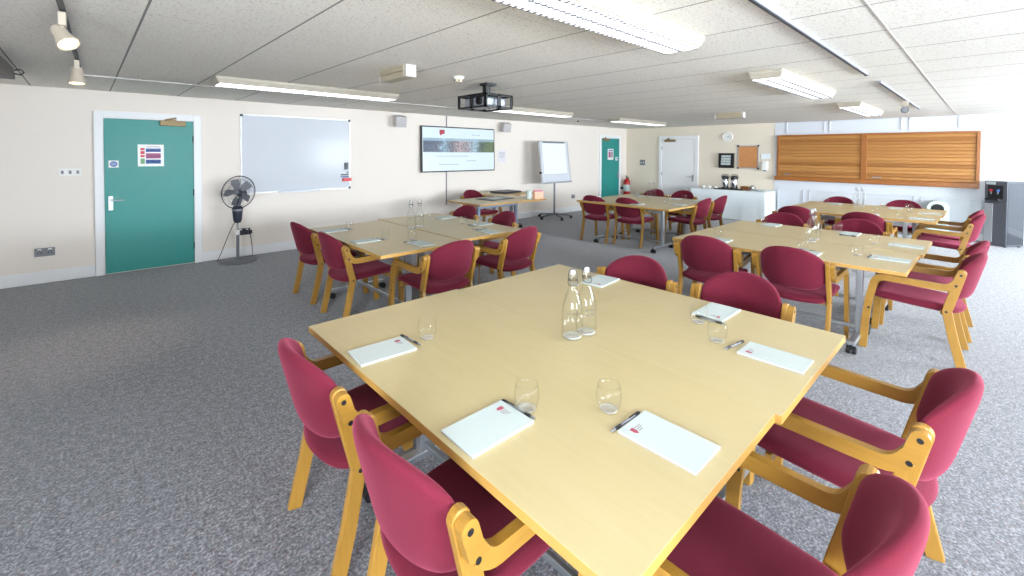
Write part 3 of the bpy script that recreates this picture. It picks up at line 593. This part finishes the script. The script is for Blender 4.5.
for k in range(32):
    a = 2*PI*k/32
    for s_ in (1, -1): m.tube([hp((r0*math.cos(a+s_*.3*(.23-r0)), r0*math.sin(a+s_*.3*(.23-r0)), s_*z0)) for r0, z0 in ((.23, 0), (.213, .03), (.185, .05), (.11, .062), (.04, .064))], .001, 4)
m.lathe([(0, .062), (.045, .062), (.04, .07), (0, .072)], HC, 18, ax); m.build('wire_guard', 'fan_grey', fan, smooth='auto')
m = MB(); m.tube([(-.02, .02, .6), (-.09, .06, .42), (-.19, .1, .12), (-.23, .12, .02), (-.15, .2, .008), (.1, .24, .008), (.24, .24, .01), (.235, .255, .15), (.215, .28, .36)], .005, 6); m.box(.195, .24, .265, .303, .34, .39); m.build('power_cord', 'dark_metal', fan, smooth='auto')

# flip chart easel
fc = empty('flip_chart', (7.98, 7.08, 0), .05, 'white flip chart easel on a five-star wheeled base', 'flip chart')
brd = B(-.53, .53, -.02, .005, 0, .98).build('board', 'whiteboard', fc, loc=(0, -.03, .87), rot=(R(-7), 0, 0)); m = MB()
for a in ((-.545, .545, -.015, .0), (-.545, .545, .98, .995), (-.545, -.53, 0, .98), (.53, .545, 0, .98)): m.box(a[0], a[1], -.026, .01, a[2], a[3])
m.build('board_frame', 'aluminium', brd); m = B(-.5, .5, -.09, -.02, -.015, .0); m.box(-.5, .5, -.094, -.088, -.015, .02); m.build('pen_tray', 'tray_silver', brd); B(-.4, .4, -.035, -.02, .95, .99).build('paper_clamp', 'grey_plastic', brd)
MB().lathe([(0, 0), (.028, 0), (.028, .04), (0, .045)], (-.545, -.01, .25), 14, (-1, 0, 0)).build('knob', 'black_plastic', brd); B(-.44, .44, -.0235, -.02, .2, .95).build('paper_pad', 'flip_paper', brd); B(-.44, .44, -.0245, -.0235, .2, .206).build('paper_edge', 'logo_grey', brd)
MB().rod((0, .03, .09), (0, .03, 1.0), .022, 16).build('pole', 'grey_plastic', fc, smooth='auto')
for k in range(5):
    a = 2*PI*k/5+.5; c, s_ = math.cos(a), math.sin(a); L = MB().rod((0, .03, .11), (.4*c, .03+.4*s_, .075), .018, 10).build('base_leg', 'fan_grey', fc, smooth='auto')
    m = MB(); m.lathe([(0, -.02), (.034, -.02), (.034, .02), (0, .02)], (.41*c, .03+.41*s_, .034), 14, (-s_, c, 0)); m.build('castor', 'black_plastic', L, smooth='auto')

# fire extinguisher on its wall bracket
ex = empty('fire_extinguisher', (11.6, 7.42, .3), .3, 'red fire extinguisher in the far corner beside the teal door', 'fire extinguisher')
MB().lathe([(0, 0), (.095, .0), (.1, .02), (.1, .42), (.08, .48), (.035, .51), (.03, .53), (0, .53)], n=24).build('cylinder', 'red_paint', ex, smooth='auto'); m = MB(); m.lathe([(0, .53), (.028, .53), (.026, .57), (0, .575)], n=14); m.box(-.1, .03, -.012, .012, .575, .59); m.box(-.1, .02, -.012, .012, .61, .62); m.build('valve_handle', 'black_plastic', ex)
MB().tube([(.02, 0, .55), (.09, -.02, .55), (.12, -.03, .45), (.115, -.03, .2), (.11, -.03, .12)], .012).build('hose', 'black_plastic', ex, smooth=True); m = MB(); m.lathe([(.1006, .14), (.1015, .14), (.1015, .34), (.1006, .34)], n=24); m.build('paper_band', 'paper', ex, smooth='auto'); B(-.05, .05, .09, .19, .2, .26).build('wall_bracket', 'dark_metal', ex)

# ------------------------------------------------------------------ wall B things
ck = empty('wall_clock', (WB, 4.59, 2.018), -PI/2, 'round white clock high on the wall right of the white door', 'clock'); MB().lathe([(0, 0), (.125, 0), (.13, .02), (.125, .04), (.112, .042), (.11, .03), (0, .03)], (0, 0, 0), 36, (0, -1, 0)).build('case', 'white_plastic', ck, smooth='auto')
m = MB()
for k in range(12):
    a = 2*PI*k/12; x, z = .092*math.sin(a), .092*math.cos(a); m.box(x-.005, x+.005, -.0312, -.03, z-.005, z+.005)
m.build('hour_marks', 'print_dark', ck)
for a, l, t in ((.95, .055, .006), (1.75, .082, .004)):
    m = MB(); d = Vector((math.sin(a), 0, math.cos(a))); n_ = Vector((math.cos(a), 0, -math.sin(a))); c = Vector((0, -.034, 0))
    p = [c-d*.012+n_*t, c-d*.012-n_*t, c+d*l-n_*t*.5, c+d*l+n_*t*.5]; m.add(p+[v+Vector((0, .002, 0)) for v in p], [(0, 1, 2, 3), (7, 6, 5, 4), (0, 4, 5, 1), (1, 5, 6, 2), (2, 6, 7, 3), (3, 7, 4, 0)]); m.build('clock_hand', 'print_dark', ck)
cb = empty('cork_board', (WB, 4.095, 1.505), -PI/2, 'cork pin board on the wall above the airpots', 'pin board'); B(-.22, .22, -.014, 0, -.265, .265).build('cork_panel', 'cork', cb); m = MB()
for a in ((-.24, .24, .265, .285), (-.24, .24, -.285, -.265), (-.24, -.22, -.265, .265), (.22, .24, -.265, .265)): m.box(a[0], a[1], -.022, 0, a[2], a[3])
m.build('board_frame', 'aluminium', cb)
for sx in (-1, 1):
    for sz in (-1, 1): B(sx*.235-.02, sx*.235+.02, -.026, 0, sz*.28-.02, sz*.28+.02).build('corner_cap', 'dark_metal', cb)
rk = empty('leaflet_rack', (WB, 4.6, 1.41), -PI/2, 'black wall rack holding white leaflets above the airpots', 'leaflet rack'); m = B(-.18, .18, -.012, 0, -.19, .19); m.box(-.18, -.17, -.1, -.012, -.19, .19); m.box(.17, .18, -.1, -.012, -.19, .19); m.box(-.17, .17, -.1, -.012, -.19, -.18)
for k in range(5): m.box(-.17, .17, -.1+.008*k, -.094+.008*k, -.18+.065*k, -.13+.065*k)
m.build('rack_frame', 'black_plastic', rk)
for k in range(4):
    for s_ in range(2): B(-.12+s_*.12, -.005+s_*.12, -.096+.008*k, -.093+.008*k, -.115+.065*k, -.07+.065*k+.01).build('leaflet', 'paper', rk)
sd = empty('soap_dispenser', (WB-.012, 3.69, 1.29), -PI/2, 'white wall dispenser between the cork board and the shutters', 'dispenser'); B(-.065, .065, -.1, 0, -.1, .12).build('casing', 'white_plastic', sd, bevel=.015); B(-.03, .03, -.09, -.03, -.13, -.1).build('nozzle', 'grey_plastic', sd); B(-.1, .1, -.006, 0, .17, .3).build('sign_plate', 'cloth_white', sd)
# serving hatch with two wooden roller shutters
ht = empty('serving_hatch', (WB-.012, 0, 0), 0, 'long wooden serving hatch with two closed slatted shutters', 'hatch')
y0, y1, z0, z1, ym = .1, 3.43, 1.06, 2.03, 1.79
m = B(-.07, 0, y0, y0+.05, z0, z1); m.box(-.07, 0, y1-.05, y1, z0, z1); m.box(-.07, 0, ym-.05, ym+.05, z0, z1-.04); m.box(-.07, 0, y0+.05, y1-.05, z1-.04, z1); m.build('hatch_frame', 'cedar', ht, bevel=.004)
B(-.11, 0, y0, y1+.04, .965, z0).build('sill', 'cedar', ht, bevel=.006)
for a, b in ((y0+.05, ym-.05), (ym+.05, y1-.05)):
    m = MB(); nz = 14; st = (z1-.04-z0)/nz
    for k in range(nz):
        zb = z0+k*st; m.prism([(-.04, zb+.001), (-.052, zb+.012), (-.044, zb+st-.008), (-.036, zb+st-.001), (-.02, zb+st-.001), (-.02, zb+.001)], 'y', a, b)
    m.box(-.036, -.018, a, b, z0, z1-.04)
    sh = m.build('roller_shutter', 'shutter_wood', ht)
    yy = b-.17; hm = B(-.075, -.05, yy-.07, yy+.07, z0+.035, z0+.06); hm.build('pull_handle', 'steel', sh, bevel=.004)
# draped refreshment table
dt = empty('refreshment_table', (11.42, 4.31, 0), 0, 'long table under a pale blue white cloth against the back wall', 'table')
def drape():
    m = MB(); n = 120; rings = [(.7, -.02), (.694, 0), (.45, .004), (.2, .008), (.015, .012)]; hx, hy = .37, .86; vs = []
    for z, ex in rings:
        for k in range(n):
            t = k/n*4; side = int(t); u_ = t-side
            c = [(-hx, -hy), (hx, -hy), (hx, hy), (-hx, hy)]; a = Vector(c[side]); b = Vector(c[(side+1) % 4]); p = a.lerp(b, u_)
            nd = Vector(((0, -1), (1, 0), (0, 1), (-1, 0))[side]); wv = ex+(.004*math.sin(k*1.7)+.003*math.sin(k*.63))*(.7-z)/.7
            sc_ = Vector((p.x/hx, p.y/hy)); p = p+Vector((sc_.x*max(ex, -.02), sc_.y*max(ex, -.02)))*(1 if ex < 0 else .6)+nd*(wv if z < .65 else 0)
            vs.append((p.x, p.y, z+(.004 if ex < 0 else 0)))
    fs = [(j*n+k, j*n+(k+1) % n, (j+1)*n+(k+1) % n, (j+1)*n+k) for j in range(len(rings)-1) for k in range(n)]+[tuple(range(n))]
    return m.add(vs, fs)
drape().build('tablecloth', 'cloth_white', dt, smooth='auto')
TC = .705
o = empty('serving_tray', (11.3, 4.3, TC), 0, 'black tray under the two airpots', 'tray'); m = B(-.15, .15, -.33, .33, 0, .008); m.build('tray_base', 'black_plastic', o); m = MB()
for a in ((-.15, .15, -.33, -.32), (-.15, .15, .32, .33), (-.15, -.14, -.32, .32), (.14, .15, -.32, .32)): m.box(a[0], a[1], a[2], a[3], .008, .022)
m.build('tray_rim', 'black_plastic', o)
def airpot(y, lb, used=[None]):
    if used[0]: return tag(copy_tree(used[0]), lb, 'airpot', 'steel airpots')
    r = empty('airpot', (0, 0, 0)); used[0] = r; tag(r, lb, 'airpot', 'steel airpots')
    MB().lathe([(0, 0), (.075, 0), (.08, .012), (.08, .23), (.074, .25), (0, .25)], n=24).build('steel_body', 'chrome', r, smooth='auto'); MB().lathe([(0, .25), (.08, .25), (.082, .28), (.07, .32), (.045, .335), (0, .335)], n=24).build('pump_lid', 'black_plastic', r, smooth='auto'); m = MB(); m.box(-.13, -.05, -.02, .02, .27, .3); m.box(-.13, -.108, -.012, .012, .235, .27); m.build('spout', 'black_plastic', r, bevel=.004)
    MB().tube([(0, -.085, .28), (0, -.1, .31), (0, -.06, .36), (0, .06, .36), (0, .1, .31), (0, .085, .28)], .007).build('carry_handle', 'black_plastic', r, smooth=True); MB().lathe([(.0803, .02), (.0812, .02), (.0812, .05), (.0803, .05)], n=24).build('foot_band', 'black_plastic', r); B(-.086, -.0805, -.022, .022, .1, .17).build('name_label', 'print_dark', r); return r
a = airpot(0, 'steel and black airpot on the tray, left one'); a.location = (11.3, 4.42, TC+.008); a = airpot(0, 'steel and black airpot on the tray, right one'); a.location = (11.3, 4.21, TC+.008)
o = empty('tea_box', (11.3, 3.95, TC), 0, 'dark wooden tea box right of the airpots', 'box'); m = B(-.07, .07, -.09, .09, 0, .008); m.box(-.07, -.062, -.09, .09, .008, .09); m.box(.062, .07, -.09, .09, .008, .09); m.box(-.062, .062, -.09, -.082, .008, .09); m.box(-.062, .062, .082, .09, .008, .09); m.build('box_body', 'dark_wood', o); B(-.06, .06, -.08, .08, .01, .105).build('tea_sachets', 'brass', o); MB().rod((-.07, .085, .03), (-.0705, -.085, .03), .004).build('edge_trim', 'brass', o)
o = empty('milk_jug', (11.3, 3.8, TC), 0, 'small steel milk jug right of the tea box', 'jug'); MB().lathe([(0, 0), (.04, 0), (.045, .03), (.036, .09), (.04, .12), (.037, .12), (.033, .09), (.042, .03), (0, .004)], n=20).build('jug_body', 'chrome', o, smooth='auto'); MB().tube([(0, -.04, .1), (0, -.075, .09), (0, -.075, .05), (0, -.045, .03)], .006).build('handle', 'chrome', o, smooth=True); MB().lathe([(0, .12), (.038, .12), (.02, .135), (0, .14)], n=16).build('lid', 'chrome', o, smooth='auto')
m = MB()
for k in range(3): m.lathe([(0, .002+k*.012), (.07, .004+k*.012), (.115, .016+k*.012), (.115, .019+k*.012), (.07, .009+k*.012), (0, .007+k*.012)], n=28)
plate = MB().lathe([(0, .002), (.07, .002), (.115, .016), (.115, .02), (.07, .008), (0, .007)], n=28)
pl0 = plate.build('white_plate', 'paper', smooth='auto')
for k in range(3):
    o = pl0 if k == 0 else copy_tree(pl0); o.location = (11.3, 3.64, TC+k*.009); tag(o, ('lowest', 'middle', 'topmost')[k]+' white plate of the stack at the right end of the cloth', 'plate', 'plates on the refreshment table')
r0 = empty('coffee_cup', (0, 0, 0)); MB().lathe([(0, .006), (.024, .006), (.036, .03), (.042, .065), (.039, .065), (.033, .03), (.02, .01), (0, .01)], n=20).build('cup', 'white_plastic', r0, smooth='auto'); MB().lathe([(0, 0), (.04, 0), (.07, .012), (.07, .015), (.038, .005), (0, .005)], n=24).build('saucer', 'white_plastic', r0, smooth='auto'); MB().tube([(0, -.039, .055), (0, -.062, .05), (0, -.06, .03), (0, -.035, .025)], .004).build('handle', 'white_plastic', r0, smooth=True)
names = ['leftmost', 'second from left', 'third from left', 'fourth from left', 'rightmost, nearest the tray']
for k in range(5):
    o = r0 if k == 0 else copy_tree(r0); o.location = (11.25+.12*(k % 2), 4.93-.075*k, TC); tag(o, 'white cup and saucer on the cloth, '+names[k], 'cup', 'cups on the refreshment table')

# water cooler, turned towards the room
wc = empty('water_cooler', (11.5, -.2, 0), R(-128), 'tall grey water cooler at the right edge below the shutters', 'water cooler')
B(-.17, .17, -.17, .17, .02, .76).build('lower_body', 'cooler_grey', wc, bevel=.008); B(-.17, .17, -.165, .17, .76, 1.13).build('upper_body', 'cooler_grey', wc, bevel=.01); B(.171, .176, -.15, .16, .05, 1.1).build('gloss_side', 'cooler_gloss', wc); B(-.176, -.171, -.15, .16, .05, 1.1).build('gloss_side', 'cooler_gloss', wc)
B(-.11, .11, -.176, -.166, .82, 1.06).build('dispense_panel', 'black_plastic', wc); B(-.14, -.0, -.176, -.17, 1.07, 1.12).build('name_plate', 'paper', wc); B(-.155, -.03, -.18, -.171, .06, .74).build('front_panel', 'aluminium', wc, bevel=.004)
for x, c in ((-.05, 'red_plastic'), (.05, 'blue_sign')): MB().rod((x, -.176, .97), (x, -.205, .97), .02).build('tap_button', c, wc); MB().rod((x, -.19, .95), (x, -.19, .91), .01).build('tap', 'grey_plastic', wc)
B(-.1, .1, -.25, -.176, .8, .83).build('drip_tray', 'black_plastic', wc)
for x in (-.13, .13):
    for y in (-.13, .13): MB().rod((x, y, 0), (x, y, .02), .02).build('foot', 'black_plastic', wc)
# waste bin with a domed hood
bn = empty('waste_bin', (11.62, .63, .0), -PI/2, 'pale mint bin with a black opening below the shutters', 'bin'); B(-.15, .15, -.15, .15, 0, .52).build('bin_body', 'mint_plastic', bn, bevel=.012)
dome = [(-.15, .52)]+[(.155*math.cos(R(180-180*k/14)), .56+.155*math.sin(R(180-180*k/14))) for k in range(15)]+[(.15, .52)]
MB().prism(dome, 'y', -.15, .15).build('hood', 'mint_plastic', bn, bevel=.01); op = [(.09*math.cos(R(180-180*k/12)), .58+.08*math.sin(R(180-180*k/12))) for k in range(13)]+[(.09, .53), (-.09, .53)]
MB().prism(op, 'y', -.158, -.15).build('flap', 'black_plastic', bn)

# ------------------------------------------------------------------ ceiling things
def make_light():
    r = empty('ceiling_light', (0, 0, 0)); m = MB()
    vs = [(x*sx, y*sy, z) for x, y, z in ((1.0, .14, 0), (1.0, .14, -.025), (.975, .122, -.07)) for sx, sy in ((-1, -1), (1, -1), (1, 1), (-1, 1))]
    m.add(vs, [(0, 1, 2, 3)]+[(j*4+k, j*4+(k+1) % 4, j*4+4+(k+1) % 4, j*4+4+k) for j in (0, 1) for k in range(4)]+[(8, 9, 10, 11)])
    m.build('housing', 'warm_ivory', r, bevel=.006)
    B(-.965, .965, -.115, .115, -.08, -.0705).build('diffuser', 'tube_light', r, bevel=.004)
    m = B(-.965, .965, -.004, .004, -.084, -.08)
    for k in range(46):
        x = -.95+k*.0422; m.box(x-.006, x+.006, .085, .117, -.084, -.08); m.box(x-.006, x+.006, -.117, -.085, -.084, -.08); m.box(x-.003, x+.003, -.02, .02, -.084, -.08)
    m.build('louvre', 'grey_plastic', r)
    return r
LT = [(1.84, 1.39, 'long ceiling light overhead, above the front table'), (5.37, 1.38, 'ceiling light above the right-hand middle table'), (8.87, 1.38, 'ceiling light nearest the wooden shutters'), (1.82, 5.35, 'ceiling light in front of the whiteboard'), (5.46, 5.42, 'ceiling light behind the projector, before the screen'), (9.0, 5.44, 'ceiling light nearest the far teal door')]
li = make_light()
for k, (x, y, lb) in enumerate(LT): place(li, k, 'ceiling_light', (x, y, H), 0, lb, 'ceiling light', 'fluorescent ceiling lights')
def track(x0, x1, y0, y1, lb, mat):
    o = empty('lighting_track', ((x0+x1)/2, (y0+y1)/2, H), 0, lb, 'track'); a, b = (x1-x0)/2, (y1-y0)/2; B(-a, a, -b, b, -.02, 0).build('rail', mat, o, bevel=.003)
    if a > b: B(-a, a, -.006, .006, -.023, -.02).build('slot', 'dark_metal', o)
    else: B(-.006, .006, -b, b, -.023, -.02).build('slot', 'dark_metal', o)
    for s_ in (-1, 1):
        if a > b: B(min(s_*a, s_*(a+.02)), max(s_*a, s_*(a+.02)), -b, b, -.024, 0).build('end_cap', 'grey_plastic', o)
track(1.0, 5.2, .77, .8, 'long grey lighting track on the ceiling above the right tables', 'track_grey'); track(5.84, 9.6, .76, .788, 'pale lighting track on the ceiling leading to the shutters', 'track_grey'); track(-.167, -.143, 1.2, 5.6, 'dark lighting track on the ceiling at the left, carrying two spots', 'dark_metal')
def spot(loc, aim, lb, s=1, ring=False):
    r = empty('track_spotlight', loc, 0, lb, 'spotlight', 'track spotlights'); B(-.016, .016, -.035, .035, -.07, 0).build('track_adapter', 'lamp_ivory', r, bevel=.004); MB().rod((0, 0, -.065), (0, 0, -.115), .008).build('stem', 'lamp_ivory', r)
    a = Vector(aim).normalized(); c = Vector((0, 0, -.12))-a*.045*s
    mt = 'dark_metal' if ring else 'lamp_ivory'
    MB().lathe([(0, -.03*s), (.03*s, -.028*s), (.04*s, -.01*s), (.041*s, .04*s), (.046*s, .06*s), (.06*s, .105*s), (.061*s, .12*s), (.056*s, .12*s), (.052*s, .108*s), (0, .104*s)], c, 24, a).build('lamp_head', mt, r, smooth='auto')
    MB().lathe([(0, .108*s), (.053*s, .108*s), (.05*s, .116*s), (0, .118*s)], c, 24, a).build('lamp', 'warm_lamp' if not ring else 'grey_plastic', r, smooth='auto')
spot((-.155, 3.33, H-.03), (.4, -.5, -.76), 'lit white track spotlight at the upper left, nearer one', .8); spot((-.155, 5.0, H-.03), (.0, -.12, -.98), 'lit white track spotlight at the upper left, farther and smaller one', .9); spot((7.9, .776, H-.03), (-.95, -.1, -.1), 'round spotlight hanging from the pale track near the shutters', .68, True)
def emergency(loc, rz, lb):
    o = empty('emergency_light', loc, rz, lb, 'emergency light', 'emergency lights on the ceiling'); B(-.22, .22, -.06, .06, -.05, 0).build('housing', 'box_beige', o, bevel=.005); B(-.21, .21, -.055, .055, -.105, -.05).build('diffuser', 'box_beige', o, bevel=.008)
    for s_ in (-1, 1): B(min(s_*.22, s_*.26), max(s_*.22, s_*.26), -.05, .05, -.105, 0).build('end_cap', 'trunking', o, bevel=.006)
emergency((1.95, 3.65, H), PI/2, 'ivory box light on the ceiling left of the projector'); emergency((8.45, 3.25, H), PI/2, 'ivory box light on the ceiling near the wall clock')
o = empty('smoke_detector', (2.6, 3.6, H), 0, 'round white smoke detector on the ceiling beside the projector', 'smoke detector'); MB().lathe([(0, 0), (.055, 0), (.055, -.025), (0, -.03)], n=24).build('base', 'white_plastic', o, smooth='auto')
MB().lathe([(0, -.025), (.045, -.028), (.04, -.05), (.02, -.058), (0, -.058)], n=24).build('sensor_head', 'ivory_plastic', o, smooth='auto')
for k in range(6): a = 2*PI*k/6; MB().box(.041*math.cos(a)-.006, .041*math.cos(a)+.006, .041*math.sin(a)-.006, .041*math.sin(a)+.006, -.046, -.034).build('vent', 'black_plastic', o)
# projector in a black security cage hanging from the ceiling
pj = empty('projector', (3.0, 3.67, H), 0, 'white projector in a black security cage hanging from the ceiling', 'projector'); zt, zb = -.108, -.262
cg = MB()
def cage_side(axis, fix, a, b):
    t = .012; cells = [(a, b)]
    mid = (a+b)/2
    for u0, u1, q0, q1 in ((a, b, zb, zb+.022), (a, b, zt-.022, zt), (a, a+.03, zb, zt), (b-.03, b, zb, zt), (mid-.025, mid+.025, zb, zt)):
        if axis == 'x': cg.box(fix, fix+t, u0, u1, q0, q1)
        else: cg.box(u0, u1, fix, fix+t, q0, q1)
cage_side('x', 0, 0, .5); cage_side('x', .388, 0, .5); cage_side('y', 0, 0, .4); cage_side('y', .488, 0, .4); cg.box(0, .4, 0, .5, zt-.008, zt); cg.build('cage', 'black_plastic', pj)
bd = B(.05, .35, .06, .44, zb+.02, zt-.03).build('projector_body', 'tray_silver', pj, bevel=.02); MB().lathe([(0, 0), (.04, 0), (.042, .03), (.034, .03), (.032, .012), (0, .012)], (.05, .15, (zt+zb)/2), 24, (-1, 0, 0)).build('lens', 'black_plastic', bd, smooth='auto'); B(.07, .17, .055, .06, zb+.05, zt-.06).build('port_panel', 'paper', bd)
B(.06, .12, .06, .12, zt, -.02).build('mount_pole', 'black_plastic', pj); B(.02, .16, .0, .12, -.025, 0).build('ceiling_plate', 'black_plastic', pj); MB().rod((.12, .09, -.09), (.22, .09, zt), .008).build('brace', 'black_plastic', pj)
# grey heater case at the left edge
o = empty('ceiling_heater', (-.95, 5.5, H), 0, 'dark grey box fixed to the ceiling at the left edge', 'heater'); m = MB(); m.prism([(-.35, 0), (.35, 0), (.36, -.08), (.36, -.11), (-.35, -.11)], 'y', -.7, .55); m.build('casing', 'heater_grey', o, bevel=.006); MB().tube([(.36, .5, -.03), (.4, .5, -.02), (.42, .5, -.045), (.4, .5, -.07), (.36, .5, -.06)], .006).build('hanging_hook', 'dark_metal', o, smooth=True)
B(-.3, .3, -.6, .45, -.114, -.11).build('grille', 'grey_plastic', o)

# ------------------------------------------------------------------ light
wd = bpy.data.worlds.new('world'); S.world = wd; wd.use_nodes = True
bg = wd.node_tree.nodes['Background']; bg.inputs[0].default_value = (.85, .93, 1, 1); bg.inputs[1].default_value = 84
def spot_lamp(loc, aim, e):
    l = bpy.data.lights.new('spot_lamp', 'SPOT'); l.energy = e; l.color = (1, .72, .58); l.spot_size = R(48); l.spot_blend = .9; l.shadow_soft_size = .03
    o = bpy.data.objects.new('spot_lamp', l); COL.objects.link(o); o.location = loc; o.rotation_euler = Vector(aim).to_track_quat('-Z', 'Y').to_euler()
spot_lamp((-.155, 4.98, H-.27), (0, -.05, -1), 55); spot_lamp((-.1, 3.26, H-.24), (.4, -.5, -.76), 30)
def portal(loc, rot, sx, sy):
    l = bpy.data.lights.new('window_portal', 'AREA'); l.shape = 'RECTANGLE'; l.size = sx; l.size_y = sy; l.cycles.is_portal = True
    o = bpy.data.objects.new('window_portal', l); COL.objects.link(o); o.location = loc; o.rotation_euler = rot
for a, b in wins: portal(((a+b)/2, WR-.12, 1.475), (R(90), 0, 0), b-a, 1.25)
portal((WF-.12, -1.8, 1.475), (R(90), 0, R(-90)), 2.4, 1.25)  # portal of the added window behind the camera
S.cycles.transparent_max_bounces = 40
vs = S.view_settings; vs.view_transform = 'Standard'; vs.look = 'None'; vs.exposure = -.1; vs.gamma = 1; vs.use_curve_mapping = False
